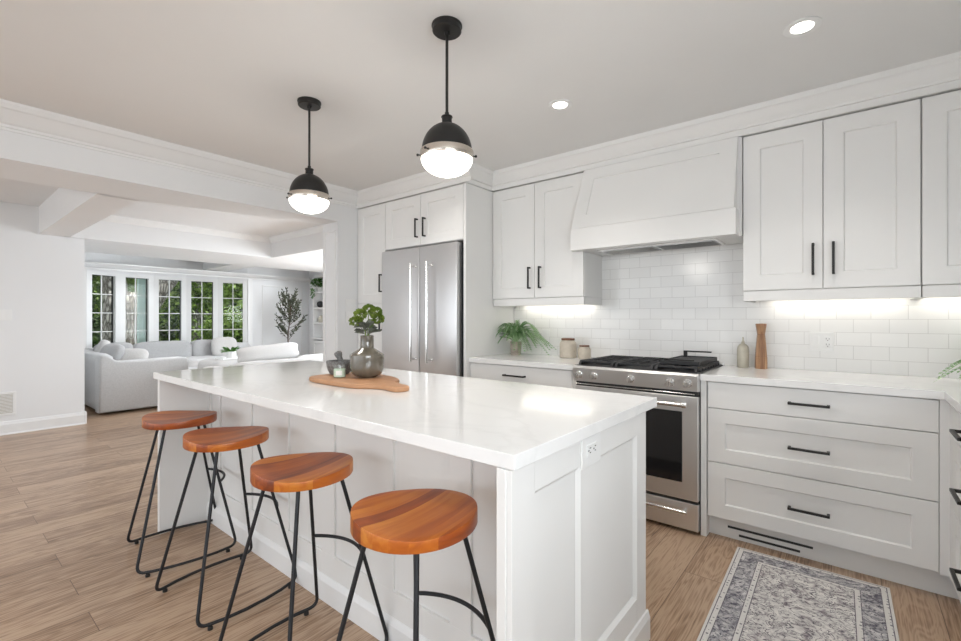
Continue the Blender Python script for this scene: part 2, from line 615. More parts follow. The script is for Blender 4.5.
# ------------------------------------------------------------------ mesh helpers
class MB:
    def __init__(self):
        self.bm = bmesh.new()

    def _bevel(self, geom, b, seg=2):
        if b > 0:
            es = [e for e in geom if isinstance(e, bmesh.types.BMEdge)]
            bmesh.ops.bevel(self.bm, geom=es, offset=b, segments=seg, profile=0.5, affect='EDGES', clamp_overlap=True)

    def box(self, x0, x1, y0, y1, z0, z1, b=0.0, seg=2, mat=None):
        t = bmesh.new()
        bmesh.ops.create_cube(t, size=1)
        bmesh.ops.scale(t, vec=(x1 - x0, y1 - y0, z1 - z0), verts=t.verts)
        bmesh.ops.translate(t, vec=((x0 + x1) / 2, (y0 + y1) / 2, (z0 + z1) / 2), verts=t.verts)
        if b > 0:
            bmesh.ops.bevel(t, geom=t.edges[:], offset=b, segments=seg, profile=0.5, affect='EDGES', clamp_overlap=True)
        self._merge(t, mat)
        return self

    def _merge(self, t, mat=None):
        if mat is not None:
            bmesh.ops.transform(t, matrix=mat, verts=t.verts)
        me = bpy.data.meshes.new('tmp')
        t.to_mesh(me)
        t.free()
        self.bm.from_mesh(me)
        bpy.data.meshes.remove(me)

    def faces(self, verts, faces, mat=None):
        t = bmesh.new()
        vs = [t.verts.new(v) for v in verts]
        for f in faces:
            try:
                t.faces.new([vs[i] for i in f])
            except ValueError:
                pass
        self._merge(t, mat)
        return self

    def prism(self, poly, axis, a, b, bev=0.0, seg=2, mat=None):
        """polygon (2D) swept along axis from a to b.  axis 0: poly is (y,z); 1: (x,z); 2: (x,y)"""
        def p3(p, t):
            if axis == 0:
                return (t, p[0], p[1])
            if axis == 1:
                return (p[0], t, p[1])
            return (p[0], p[1], t)
        t = bmesh.new()
        va = [t.verts.new(p3(p, a)) for p in poly]
        vb = [t.verts.new(p3(p, b)) for p in poly]
        n = len(poly)
        t.faces.new(va)
        t.faces.new(vb[::-1])
        for i in range(n):
            t.faces.new((va[i], vb[i], vb[(i + 1) % n], va[(i + 1) % n]))
        bmesh.ops.recalc_face_normals(t, faces=t.faces[:])
        if bev > 0:
            caps = [e for e in t.edges if (e.verts[0] in va and e.verts[1] in va) or (e.verts[0] in vb and e.verts[1] in vb)]
            bmesh.ops.bevel(t, geom=caps, offset=bev, segments=seg, profile=0.5, affect='EDGES', clamp_overlap=True)
        self._merge(t, mat)
        return self

    def lathe(self, prof, c=(0, 0, 0), n=32, mat=None):
        """prof: list of (r, z)"""
        t = bmesh.new()
        rings = []
        for r, z in prof:
            if r <= 1e-6:
                rings.append([t.verts.new((0, 0, z))])
            else:
                rings.append([t.verts.new((r * math.cos(2 * PI * i / n), r * math.sin(2 * PI * i / n), z)) for i in range(n)])
        for a, b in zip(rings, rings[1:]):
            for i in range(n):
                j = (i + 1) % n
                if len(a) == 1 and len(b) == 1:
                    continue
                if len(a) == 1:
                    t.faces.new((a[0], b[j], b[i]))
                elif len(b) == 1:
                    t.faces.new((a[i], a[j], b[0]))
                else:
                    t.faces.new((a[i], a[j], b[j], b[i]))
        for rg, fl in ((rings[0], True), (rings[-1], False)):
            if len(rg) > 1:
                t.faces.new(rg[::-1] if fl else rg)
        bmesh.ops.recalc_face_normals(t, faces=t.faces[:])
        bmesh.ops.translate(t, vec=c, verts=t.verts)
        self._merge(t, mat)
        return self

    def tube(self, pts, r, n=10, mat=None, r2=None, closed=False):
        pts = [Vector(p) for p in pts]
        t = bmesh.new()
        rings = []
        m = len(pts)
        up = Vector((0, 0, 1))
        prev = None
        for i, p in enumerate(pts):
            d = (pts[min(i + 1, m - 1)] - pts[max(i - 1, 0)]).normalized()
            if prev is None:
                a = d.cross(up)
                if a.length < 0.05:
                    a = d.cross(Vector((1, 0, 0)))
                a.normalize()
            else:
                a = prev - d * prev.dot(d)
                a.normalize()
            prev = a
            b = d.cross(a)
            rr = r if r2 is None else r + (r2 - r) * i / (m - 1)
            rings.append([t.verts.new(p + (a * math.cos(2 * PI * k / n) + b * math.sin(2 * PI * k / n)) * rr) for k in range(n)])
        for q, w in zip(rings, rings[1:]):
            for k in range(n):
                t.faces.new((q[k], q[(k + 1) % n], w[(k + 1) % n], w[k]))
        t.faces.new(rings[0][::-1])
        t.faces.new(rings[-1])
        bmesh.ops.recalc_face_normals(t, faces=t.faces[:])
        self._merge(t, mat)
        return self

    def cyl(self, p0, p1, r, n=20, mat=None):
        return self.tube([p0, p1], r, n, mat)

    def puff(self, c, d, n=5.0, cuts=5, mat=None, wob=0.0, seed=0, pin=0.0):
        """cushion: a superellipsoid of size d about c; pin pulls the corners out"""
        rnd = random.Random(seed)
        t = bmesh.new()
        bmesh.ops.create_cube(t, size=2)
        bmesh.ops.subdivide_edges(t, edges=t.edges[:], cuts=cuts, use_grid_fill=True)
        for v in t.verts:
            x, y, z = v.co
            q = (abs(x) ** n + abs(y) ** n + abs(z) ** n) ** (1 / n)
            v.co = v.co / q
            k = 1 + rnd.uniform(-wob, wob)
            v.co *= k
            if pin:
                e = (abs(v.co.x) * abs(v.co.z)) ** 2
                v.co.x *= 1 + pin * e
                v.co.z *= 1 + pin * e
        bmesh.ops.scale(t, vec=(d[0] / 2, d[1] / 2, d[2] / 2), verts=t.verts)
        if mat is not None:
            bmesh.ops.transform(t, matrix=mat, verts=t.verts)
        bmesh.ops.translate(t, vec=c, verts=t.verts)
        self._merge(t)
        return self

    def shaker(self, w, h, t=0.02, stile=0.065, rec=0.010, ch=0.006, mat=None, rail=None):
        """recessed-panel front in local x (width), z (height), front face at y=0 going back to y=t"""
        rl = rail if rail else stile
        o = [(0, 0), (w, 0), (w, h), (0, h)]
        a = [(stile, rl), (w - stile, rl), (w - stile, h - rl), (stile, h - rl)]
        b = [(stile + ch, rl + ch), (w - stile - ch, rl + ch), (w - stile - ch, h - rl - ch), (stile + ch, h - rl - ch)]
        e = 0.0015
        oo = [(e, e), (w - e, e), (w - e, h - e), (e, h - e)]
        V = [(x, e, z) for x, z in o] + [(x, 0, z) for x, z in oo] + [(x, 0, z) for x, z in a] + [(x, rec, z) for x, z in b] + [(x, t, z) for x, z in o]
        F = []
        for i in range(4):
            j = (i + 1) % 4
            F += [(i, j, 4 + j, 4 + i), (4 + i, 4 + j, 8 + j, 8 + i), (8 + i, 8 + j, 12 + j, 12 + i), (i, 16 + i, 16 + j, j)]
        F += [(12, 13, 14, 15), (19, 18, 17, 16)]
        return self.faces(V, F, mat)

    def slabfront(self, w, h, t=0.02, mat=None):
        self.box(0, w, 0, t, 0, h, b=0.0015, seg=1, mat=mat)
        return self

    def build(self, name, mat, parent=None, smooth=False, angle=None):
        me = bpy.data.meshes.new(name)
        bmesh.ops.recalc_face_normals(self.bm, faces=self.bm.faces[:])
        self.bm.to_mesh(me)
        self.bm.free()
        me.materials.append(M[mat] if isinstance(mat, str) else mat)
        if smooth or angle:
            me.polygons.foreach_set('use_smooth', [True] * len(me.polygons))
            if angle:
                me.set_sharp_from_angle(angle=R(angle))
        o = bpy.data.objects.new(name, me)
        COL.objects.link(o)
        if parent is not None:
            o.parent = parent
            if parent.get('_world'):
                o.matrix_parent_inverse = Matrix.Translation(-parent.location)
            elif parent.parent is not None and parent.parent.get('_world'):
                pass
        return o


def tag(o, label, cat, group=None):
    o['label'] = label
    o['category'] = cat
    if group:
        o['group'] = group
    return o


def thing(name, label, cat, loc=(0, 0, 0), group=None, world=True):
    """an Empty at the thing's base; meshes of its parts are written in room coordinates when world is set"""
    o = bpy.data.objects.new(name, None)
    COL.objects.link(o)
    o.location = loc
    o.empty_display_size = 0.1
    if world:
        o['_world'] = 1
    return tag(o, label, cat, group)


def struct(o):
    o['kind'] = 'structure'
    return o


def T(x, y, z):
    return Matrix.Translation((x, y, z))


def RZ(a):
    return Matrix.Rotation(R(a), 4, 'Z')


def arc_pts(poly, rad, n=5):
    """polyline with rounded inner corners"""
    P = [Vector(p) for p in poly]
    out = [P[0]]
    for i in range(1, len(P) - 1):
        a, b, c = P[i - 1], P[i], P[i + 1]
        d1 = (a - b).normalized()
        d2 = (c - b).normalized()
        ang = d1.angle(d2)
        l = min(rad / math.tan(ang / 2), (a - b).length * 0.45, (c - b).length * 0.45)
        s, e = b + d1 * l, b + d2 * l
        for k in range(n + 1):
            t = k / n
            out.append((1 - t) ** 2 * s + 2 * t * (1 - t) * b + t * t * e)
    out.append(P[-1])
    return out


# ================================================================== THE ROOM
WY = 3.42      # cooking wall
LX = -3.811    # plane of the opening to the living room
CZ = 2.46      # ceiling
RX = 0.95      # wall on the right
WX = -9.6      # window wall of the living room

o = struct(MB().box(-11.2, RX + 0.1, -4.2, 6.4, -0.12, 0.0).build('floor', 'floor'))
struct(MB().box(LX - 0.2, RX + 0.1, -4.2, WY + 0.1, CZ, CZ + 0.1).build('ceiling', 'ceil'))
struct(MB().box(-11.2, LX - 0.2, -4.2, 6.4, CZ, CZ + 0.1).build('ceiling_living', 'ceil2'))
struct(MB().box(LX + 0.001, RX, WY, WY + 0.12, 0, CZ).build('wall_back', 'tile'))
rw = MB()
rw.box(RX, RX + 0.1, -4.2, -1.45, 0, CZ)
rw.box(RX, RX + 0.1, 0.75, WY + 0.12, 0, CZ)
rw.box(RX, RX + 0.1, -1.45, 0.75, 0, 1.06)
rw.box(RX, RX + 0.1, -1.45, 0.75, 2.0, CZ)
struct(rw.build('wall_right', 'wall'))
struct(MB().box(-16, 8, -16, -4.2, -0.2, -0.1).build('ground_light_block', 'ground'))  # unseen ground added to cut light reaching the ceiling from below
# post between the opening and the tall cabinets, with flat panel moulding
pm = MB()
pm.box(-4.07, LX, 2.53, WY + 0.12, 0, 2.157)
pm.box(-4.07, LX - 0.26 + 0.262, 2.53, 2.5301, 0, 2.157)
struct(pm.build('wall_post', 'wall'))
tm = MB()
for (a0, a1, b0, b1) in ((-4.04, -3.84, 0.18, 0.20), (-4.04, -3.84, 2.06, 2.08)):
    tm.box(a0, a1, 2.522, 2.531, b0, b1, b=0.003)
for a0 in (-4.04, -3.86):
    tm.box(a0, a0 + 0.02, 2.522, 2.531, 0.18, 2.08, b=0.003)
struct(tm.build('trim_1', 'trim'))
# header beam over the opening (its back edge runs slightly out of parallel)
hb = MB()
hb.prism([(LX, -4.2), (LX, WY + 0.1), (-4.07, WY + 0.1), (-4.07, 2.53), (-4.365, 1.09), (-4.36, 0.83), (-4.34, -4.2)], 2, 2.157, CZ)
struct(hb.build('beam_opening', 'wall'))
# crossing beam to the far left wall
struct(MB().box(-6.95, -4.345, 0.838, 1.092, 2.157, CZ).build('beam_crossing', 'ceil2'))
# left wall, far side of the passage
struct(MB().box(-7.12, -6.95, -4.2, 1.225, 0, CZ).build('wall_left', 'wall'))
bb = MB()
bb.prism([(-6.95, 0), (-6.932, 0), (-6.932, 0.105), (-6.938, 0.118), (-6.943, 0.135), (-6.95, 0.14)], 1, -4.2, 1.2245)
bb.box(-7.12, -6.9315, 1.2255, 1.243, 0, 0.14, b=0.002, seg=1)
bb.prism([(-6.932, 0), (-6.92, 0), (-6.925, 0.012), (-6.932, 0.016)], 1, -4.2, 1.2245)
struct(bb.build('baseboard_left', 'trim'))
# living room shell
struct(MB().box(-11.2, -7.12, 1.0, 1.04, 0, CZ).build('wall_living_near', 'wall'))
fw = MB()
fw.box(-11.2, -6.95, 5.62, 5.74, 0, CZ)
fw.box(-4.25, LX - 0.2, 5.62, 5.74, 0, CZ)
fw.box(-6.95, -4.25, 5.62, 5.74, 0, 0.4)  # opening made up to let the added living room fill in
fw.box(-6.95, -4.25, 5.62, 5.74, 2.15, CZ)
struct(fw.build('wall_living_far', 'wall'))
struct(MB().box(LX - 0.26, LX - 0.2, WY + 0.1, 5.7, 0, CZ).build('wall_living_right', 'wall'))
# coffered ceiling of the living room: long beams, cross beam, lowered bay in front of the bow
struct(MB().box(-8.3, -6.9, 1.04, 5.62, 2.157, CZ).build('beam_coffer', 'ceil2'))
struct(MB().box(-6.9, -4.07, 3.41, 3.78, 2.157, CZ).build('beam_cross', 'ceil2'))
struct(MB().box(-9.62, -8.3, 3.43, 3.80, 2.157, CZ).build('beam_bay', 'ceil2'))
cr = MB()
cr.prism([(-6.9, 2.46), (-6.84, 2.46), (-6.85, 2.43), (-6.885, 2.395), (-6.9, 2.385)], 1, 1.04, 3.41)
cr.prism([(3.41, 2.46), (3.35, 2.46), (3.36, 2.43), (3.395, 2.395), (3.41, 2.385)], 0, -6.9, -4.07)
struct(cr.build('trim_2', 'trim'))

# bow window: five lights at 12 degrees to each other
BOW = []
bx, by = WX, 1.72
for k in range(5):
    th = R((k - 2) * 12)
    nx, ny = bx + math.sin(th) * 0.53, by + math.cos(th) * 0.53
    BOW.append(((bx, by), (nx, ny), th))
    bx, by = nx, ny
BOWEND = by
wb = MB()
wb.box(WX - 0.12, WX, 1.0, 1.72, 0, CZ)
wb.box(WX - 0.12, WX, BOWEND, 5.7, 0, CZ)
poly = [(WX, 1.72)] + [b[1] for b in BOW]
outer = [(WX - 0.5, BOWEND), (WX - 0.5, 1.72)]
wb.prism(poly + outer, 2, 0.0, 0.64)
wb.prism(poly + outer, 2, 2.0, 2.45)
struct(wb.build('wall_window', 'wall'))
# head, crown and panel trim along the window wall
ct = MB()
ct.box(WX - 0.001, WX + 0.02, 1.04, 5.62, 2.03, 2.06, b=0.004)
ct.prism([(WX, 2.14), (WX + 0.10, 2.14), (WX + 0.10, 2.12), (WX + 0.03, 2.07), (WX, 2.06)], 1, 1.04, 5.62)
ct.box(WX - 0.001, WX + 0.018, BOWEND, BOWEND + 0.09, 0.0, 2.03, b=0.004)
ct.box(WX - 0.001, WX + 0.018, 1.63, 1.72, 0.0, 2.03, b=0.004)
for (a, b_) in ((4.55, 5.45),):
    ct.box(WX - 0.001, WX + 0.01, a, b_, 1.90, 1.925, b=0.003)
    ct.box(WX - 0.001, WX + 0.01, a, a + 0.025, 0.2, 1.925, b=0.003)
    ct.box(WX - 0.001, WX + 0.01, b_ - 0.025, b_, 0.2, 1.925, b=0.003)
ct.box(WX, WX + 0.018, BOWEND + 0.09, 5.62, 0, 0.13, b=0.004)
struct(ct.build('trim_3', 'trim'))
ZB, ZT, G = 0.64, 2.0, 0.08
for k, ((ax, ay), (bx_, by_), th) in enumerate(BOW):
    Mx = T(ax, ay, 0) @ Matrix.Rotation(-th, 4, 'Z')   # local +y runs along the segment, +x to the room
    root = bpy.data.objects.new('window_%d' % (k + 1), None)
    COL.objects.link(root)
    root.location = (ax, ay, ZB)
    root['_world'] = 1
    struct(root)
    f = MB()
    f.box(-0.09, 0.0, 0.0, G, ZB, ZT, mat=Mx)
    f.box(-0.09, 0.0, 0.53 - G, 0.53, ZB, ZT, mat=Mx)
    f.box(-0.09, 0.0, G, 0.53 - G, ZT - 0.05, ZT, mat=Mx)
    f.box(-0.09, 0.0, G, 0.53 - G, ZB, ZB + 0.05, mat=Mx)
    f.build('window_frame', 'trim', root)
    s = MB()
    s.box(-0.082, -0.076, G, G + 0.008, ZB + 0.05, ZT - 0.05, mat=Mx)
    s.box(-0.082, -0.050, 0.53 - G - 0.010, 0.53 - G, ZB + 0.05, ZT - 0.05, mat=Mx)
    s.box(-0.082, -0.060, G, 0.53 - G, ZT - 0.058, ZT - 0.05, mat=Mx)
    s.build('screen_edge', 'slot' if k < 4 else 'trim', root)
    m_ = MB()
    mid = 0.265
    m_.box(-0.075, -0.055, mid - 0.007, mid + 0.007, ZB + 0.05, ZT - 0.05, mat=Mx)
    for q in range(1, 4):
        zz = 1.95 - q * 0.315
        m_.box(-0.075, -0.055, G, 0.53 - G, zz - 0.007, zz + 0.007, mat=Mx)
    m_.build('muntin', 'trim', root)
    g = MB()
    g.box(-0.067, -0.063, G, 0.53 - G, ZB + 0.05, ZT - 0.05, mat=Mx)
    g.build('pane', 'pane', root)

# crown along the opening wall and along the cupboards
cw = MB()
cprof = lambda x0, s: [(x0, 2.32), (x0 + s * 0.008, 2.32), (x0 + s * 0.010, 2.335), (x0 + s * 0.018, 2.337), (x0 + s * 0.019, 2.352), (x0 + s * 0.03, 2.36),
                       (x0 + s * 0.055, 2.385), (x0 + s * 0.085, 2.418), (x0 + s * 0.097, 2.424), (x0 + s * 0.112, 2.446), (x0 + s * 0.114, 2.46), (x0, 2.46)]
cw.prism(cprof(LX, 1), 1, -4.2, 2.78)
struct(cw.build('trim_4', 'trim'))
cw = MB()
cab_prof = lambda x0, s: [(x0, 2.318), (x0 + s * 0.004, 2.318), (x0 + s * 0.004, 2.352), (x0 + s * 0.014, 2.355), (x0 + s * 0.016, 2.366), (x0 + s * 0.030, 2.385),
                          (x0 + s * 0.052, 2.425), (x0 + s * 0.060, 2.432), (x0 + s * 0.062, 2.446), (x0 + s * 0.064, 2.46), (x0, 2.46)]
cw.prism(cab_prof(3.090, -1), 0, -2.43, RX)
cw.box(-2.43, RX, 3.09, WY, 2.316, CZ)
cw.prism(cab_prof(2.742, -1), 0, LX, -2.384 + 0.064)
cw.prism(cab_prof(-2.384, 1), 1, 2.742 - 0.004, 3.09)
cw.box(LX, -2.384, 2.742, WY, 2.316, CZ)
struct(cw.build('trim_5', 'cab'))


# ================================================================== fittings
def pull(parent, p0, p1, out, r=0.006, name='handle', mat='black', post=0.012, stand=0.032):
    """square bar pull between p0 and p1 held off the front; out = unit vector off the front"""
    p0, p1, out = Vector(p0), Vector(p1), Vector(out)
    d = (p1 - p0).normalized()
    side = d.cross(out).normalized()
    mb = MB()
    rot = Matrix((d, out, side)).transposed().to_4x4()
    L_ = (p1 - p0).length
    mb.box(0, L_, stand - r, stand + r, -r, r, b=0.0015, seg=1, mat=T(*p0) @ rot)
    for a in (0.0, L_ - 2 * r):
        mb.box(a, a + 2 * r, 0.0, stand, -r, r, b=0.001, seg=1, mat=T(*p0) @ rot)
    return mb.build(name, mat, parent)


def kid(parent, grand):
    """parent a part's own part: parts of world-space things share the room frame"""
    return parent


def front(parent, name, x0, x1, z0, z1, y, rec=True, stile=0.065, mat='cab', rail=None):
    mb = MB()
    if rec:
        mb.shaker(x1 - x0, z1 - z0, 0.02, stile, mat=T(x0, y, z0), rail=rail)
    else:
        mb.slabfront(x1 - x0, z1 - z0, 0.02, mat=T(x0, y, z0))
    return mb.build(name, mat, parent)


DY = 2.80     # face of the base cabinets

# --- right drawer cabinet
t = thing('drawer_cabinet', 'wide white cabinet of three drawers right of the stainless range', 'cabinet', (-0.16, 3.1, 0))
MB().box(-0.635, 0.305, DY + 0.021, WY - 0.003, 0.115, 0.877).build('carcass', 'cab', t)
MB().box(-0.662, -0.632, DY - 0.002, WY - 0.003, 0.0, 0.877, b=0.001, seg=1).build('end_panel', 'cab', t)
for z0, z1, rec in ((0.731, 0.873, False), (0.4305, 0.727, True), (0.124, 0.4265, True)):
    d = front(t, 'drawer', -0.625, 0.297, z0, z1, DY, rec, stile=0.085, rail=0.075)
    zc = {0.731: 0.801, 0.4305: 0.575, 0.124: 0.270}[z0]
    pull(d, (-0.249, DY, zc), (-0.079, DY, zc), (0, -1, 0))
tk = MB().box(-0.632, 0.40, 2.868, 2.888, 0.0, 0.115).build('toe_kick', 'cab', t)
sl = MB()
sl.box(-0.537, -0.15, 2.864, 2.87, 0.056, 0.067)
sl.build('vent_slot', 'slot', tk)
MB().box(-0.482, -0.204, 2.864, 2.87, 0.021, 0.032).build('vent_slot', 'slot', tk)

# --- right run, turning towards the camera
t = thing('corner_cabinet', 'white drawer cabinet turning the corner at the right edge of the picture', 'cabinet', (0.6, 2.1, 0))
MB().box(0.351, RX - 0.003, 0.6, 2.80, 0.115, 0.877).build('carcass', 'cab', t)
MB().box(0.299, 0.352, DY, DY + 0.02, 0.115, 0.877).build('filler_strip', 'cab', t)
MB().box(0.331, 0.352, 2.745, 2.80, 0.115, 0.877).build('filler_strip', 'cab', t)
for z0, z1, zc, rec in ((0.731, 0.873, 0.801, False), (0.4305, 0.727, 0.575, True), (0.124, 0.4265, 0.270, True)):
    mb = MB()
    m_ = T(0.33, 2.742, z0) @ RZ(-90)
    if rec:
        mb.shaker(0.80, z1 - z0, 0.02, 0.085, mat=m_, rail=0.075)
    else:
        mb.slabfront(0.80, z1 - z0, 0.02, mat=m_)
    d = mb.build('drawer', 'cab', t)
    pull(d, (0.33, 2.49, zc), (0.33, 2.32, zc), (-1, 0, 0))
mb = MB()
mb.slabfront(0.9, 0.15, 0.02, mat=T(0.33, 1.935, 0.723) @ RZ(-90))
mb.build('drawer', 'cab', t)
mb = MB()
mb.shaker(0.9, 0.59, 0.02, 0.07, mat=T(0.33, 1.935, 0.124) @ RZ(-90))
mb.build('door', 'cab', t)
MB().box(0.40, 0.42, 0.6, 2.888, 0, 0.115).build('toe_kick', 'cab', t)

# --- left drawer cabinet between refrigerator panel and range
t = thing('drawer_cabinet', 'white drawer cabinet between the refrigerator and the range', 'cabinet', (-1.92, 3.1, 0))
MB().box(-2.382, -1.45, DY + 0.021, WY - 0.003, 0.115, 0.877).build('carcass', 'cab', t)
MB().box(-1.468, -1.438, DY - 0.002, WY - 0.003, 0.0, 0.877, b=0.001, seg=1).build('end_panel', 'cab', t)
for z0, z1, rec in ((0.731, 0.873, False), (0.4305, 0.727, True), (0.124, 0.4265, True)):
    d = front(t, 'drawer', -2.378, -1.473, z0, z1, DY, rec, stile=0.085, rail=0.075)
    zc = {0.731: 0.803, 0.4305: 0.575, 0.124: 0.270}[z0]
    pull(d, (-2.035, DY, zc), (-1.845, DY, zc), (0, -1, 0))
MB().box(-2.382, -1.44, 2.868, 2.888, 0.0, 0.115).build('toe_kick', 'cab', t)

# --- worktops
mb = MB()
mb.prism([(-0.662, 2.785), (0.312, 2.785), (0.312, 0.58), (RX - 0.001, 0.58), (RX - 0.001, WY - 0.001), (-0.662, WY - 0.001)], 2, 0.878, 0.915, bev=0.002)
tag(mb.build('worktop', 'quartz'), 'white quartz worktop turning the corner right of the range', 'worktop')
mb = MB()
mb.box(-2.383, -1.437, 2.785, WY - 0.001, 0.878, 0.915, b=0.002)
tag(mb.build('worktop', 'quartz'), 'short white quartz worktop under the fern, left of the range', 'worktop')


# --- wall cabinets
UY = 3.10


def upper(name, label, x0, x1, doors, handles, loc):
    t = thing(name, label, 'cabinet', loc)
    MB().box(x0, x1, UY + 0.021, WY, 1.392, 2.312).build('carcass', 'cab', t)
    r = MB()
    r.box(x0 + 0.004, x1, UY + 0.006, UY + 0.028, 1.332, 1.390, b=0.002)
    r.box(x0 + 0.004, x0 + 0.022, UY + 0.02, WY - 0.001, 1.332, 1.390)
    r.box(x1 - 0.018, x1, UY + 0.02, WY - 0.001, 1.332, 1.390)
    r.build('light_rail', 'cab', t)
    for i, (a, b) in enumerate(doors):
        d = front(t, 'door', a, b, 1.394, 2.308, UY, True, stile=0.085)
        if handles[i] is not None:
            pull(d, (handles[i], UY, 1.467), (handles[i], UY, 1.640), (0, -1, 0))
    return t


upper('wall_cabinet', 'white two-door wall cabinet between refrigerator and hood', -2.382, -1.535, ((-2.379, -1.965), (-1.961, -1.538)), (-2.003, -1.903), (-1.96, 3.25, 1.33))
upper('wall_cabinet', 'white two-door wall cabinet right of the hood, above the pepper mill', -0.502, 0.268, ((-0.499, -0.120), (-0.116, 0.265)), (-0.161, -0.073), (-0.12, 3.25, 1.33))
upper('wall_cabinet', 'white wall cabinet cut off by the right edge of the picture', 0.2685, RX - 0.001, ((0.271, 0.70),), (0.64,), (0.6, 3.25, 1.33))

# light strips under the wall cabinets
for x0, x1, lab in ((-2.28, -1.58, 'glowing light strip under the cabinet above the fern'), (-0.40, 0.24, 'glowing light strip under the cabinet right of the hood'),
                    (0.27, 0.9, 'glowing light strip under the cabinet at the right edge of the picture')):
    t = thing('light_strip', lab, 'light', ((x0 + x1) / 2, 3.37, 1.36))
    MB().box(x0, x1, 3.355, 3.385, 1.362, 1.39).build('housing', 'plate', t)
    MB().box(x0 + 0.005, x1 - 0.005, 3.358, 3.382, 1.3575, 1.362).build('diffuser', 'led', t)
    area('strip_lamp', ((x0 + x1) / 2, 3.37, 1.353), (0, 0, 0), x1 - x0 - 0.02, 0.02, 0.75 * (x1 - x0), (1.0, 0.93, 0.82))

# --- range hood
t = thing('range_hood', 'white panelled range hood over the stainless range', 'range hood', (-1.03, 3.2, 1.72))
hb = MB()
FX0, FX1, FY = -1.590, -0.521, 3.005
TZ0, TZ1 = 1.877, 2.311
V = [(-1.583, FY + 0.001, TZ0), (-0.532, FY + 0.001, TZ0), (-0.524, 3.083, TZ1), (-1.520, 3.083, TZ1),
     (-1.583, 3.096, TZ0), (-0.532, 3.096, TZ0), (-0.524, 3.099, TZ1), (-1.520, 3.099, TZ1)]
hb.faces(V, [(0, 1, 2, 3), (4, 7, 6, 5), (0, 4, 5, 1), (3, 2, 6, 7), (0, 3, 7, 4), (1, 5, 6, 2)])
hb.box(-1.532, -0.504, 3.097, WY - 0.001, TZ0, 2.312)
hb.build('hood_body', 'cab', t)
# raised frame on the slanted face
sl = (Vector((0, 3.083, TZ1)) - Vector((0, FY + 0.001, TZ0)))
sl_len = sl.length
ang = math.atan2(sl.y, sl.z)
fr = MB()
HM = T(0, FY + 0.001, TZ0) @ Matrix.Rotation(-ang, 4, 'X')
xl = lambda q: -1.583 + (0.063) * q / sl_len
xr = lambda q: -0.532 + (0.008) * q / sl_len


def hpoly(pts, y0=-0.007, y1=0.002):
    n = len(pts)
    V = [(p[0], y0, p[1]) for p in pts] + [(p[0], y1, p[1]) for p in pts]
    F = [tuple(range(n)), tuple(range(2 * n - 1, n - 1, -1))] + [(i, n + i, n + (i + 1) % n, (i + 1) % n) for i in range(n)]
    fr.faces(V, F, HM)


st = 0.095
hpoly([(xl(0), 0), (xr(0), 0), (xr(st), st), (xl(st), st)])
hpoly([(xl(sl_len - st * 0.85), sl_len - st * 0.85), (xr(sl_len - st * 0.85), sl_len - st * 0.85), (xr(sl_len), sl_len), (xl(sl_len), sl_len)])
hpoly([(xl(st), st), (xl(st) + st, st), (xl(sl_len - st * .85) + st, sl_len - st * .85), (xl(sl_len - st * .85), sl_len - st * .85)])
hpoly([(xr(st) - st, st), (xr(st), st), (xr(sl_len - st * .85), sl_len - st * .85), (xr(sl_len - st * .85) - st, sl_len - st * .85)])
fr.build('panel_frame', 'cab', t)
fa = MB()
fa.box(FX0, FX1, FY - 0.006, FY + 0.014, 1.722, TZ0, b=0.0015)
fa.box(FX0, FX0 + 0.02, FY + 0.012, 3.098, 1.722, TZ0)
fa.box(FX1 - 0.02, FX1, FY + 0.012, 3.098, 1.722, TZ0)
fa.box(FX0 + 0.018, FX1 - 0.018, FY + 0.012, 3.098, 1.7225, 1.745)
fa.box(-1.532, -0.504, 3.097, WY - 0.003, 1.7225, 1.745)
fa.box(FX1 - 0.02, -0.504, 3.094, 3.11, 1.722, 2.312)
fa.build('fascia', 'cab', t)
ins = MB()
ins.box(-1.42, -0.64, 3.075, 3.345, 1.714, 1.724, b=0.002)
ins_o = ins.build('vent_insert', 'chrome', t)
for x0, x1 in ((-1.40, -1.04), (-1.02, -0.66)):
    f = MB()
    f.box(x0, x1, 3.10, 3.32, 1.7115, 1.7145)
    n = 9
    for i in range(n):
        y = 3.105 + i * (0.205 / n)
        f.box(x0 + 0.01, x1 - 0.01, y, y + 0.011, 1.708, 1.713, b=0.002, seg=1)
    f.build('filter', 'filter', ins_o)

# --- refrigerator wall: pantry cabinet, refrigerator cabinet, refrigerator
PF = 2.754
t = thing('pantry_cabinet', 'narrow tall white cabinet between the post and the refrigerator', 'cabinet', (-3.6, 3.1, 0))
MB().box(LX + 0.002, -3.384, PF + 0.021, WY - 0.003, 0.1, 2.312).build('carcass', 'cab', t)
d = front(t, 'door', LX + 0.005, -3.386, 1.375, 2.309, PF, True, stile=0.085)
pull(d, (-3.432, PF, 1.476), (-3.432, PF, 1.645), (0, -1, 0))
d = front(t, 'door', LX + 0.005, -3.386, 0.105, 1.371, PF, True, stile=0.085)
pull(d, (-3.432, PF, 1.115), (-3.432, PF, 1.284), (0, -1, 0))
MB().box(LX + 0.005, -3.386, 2.81, 2.83, 0.0, 0.1).build('toe_kick', 'cab', t)

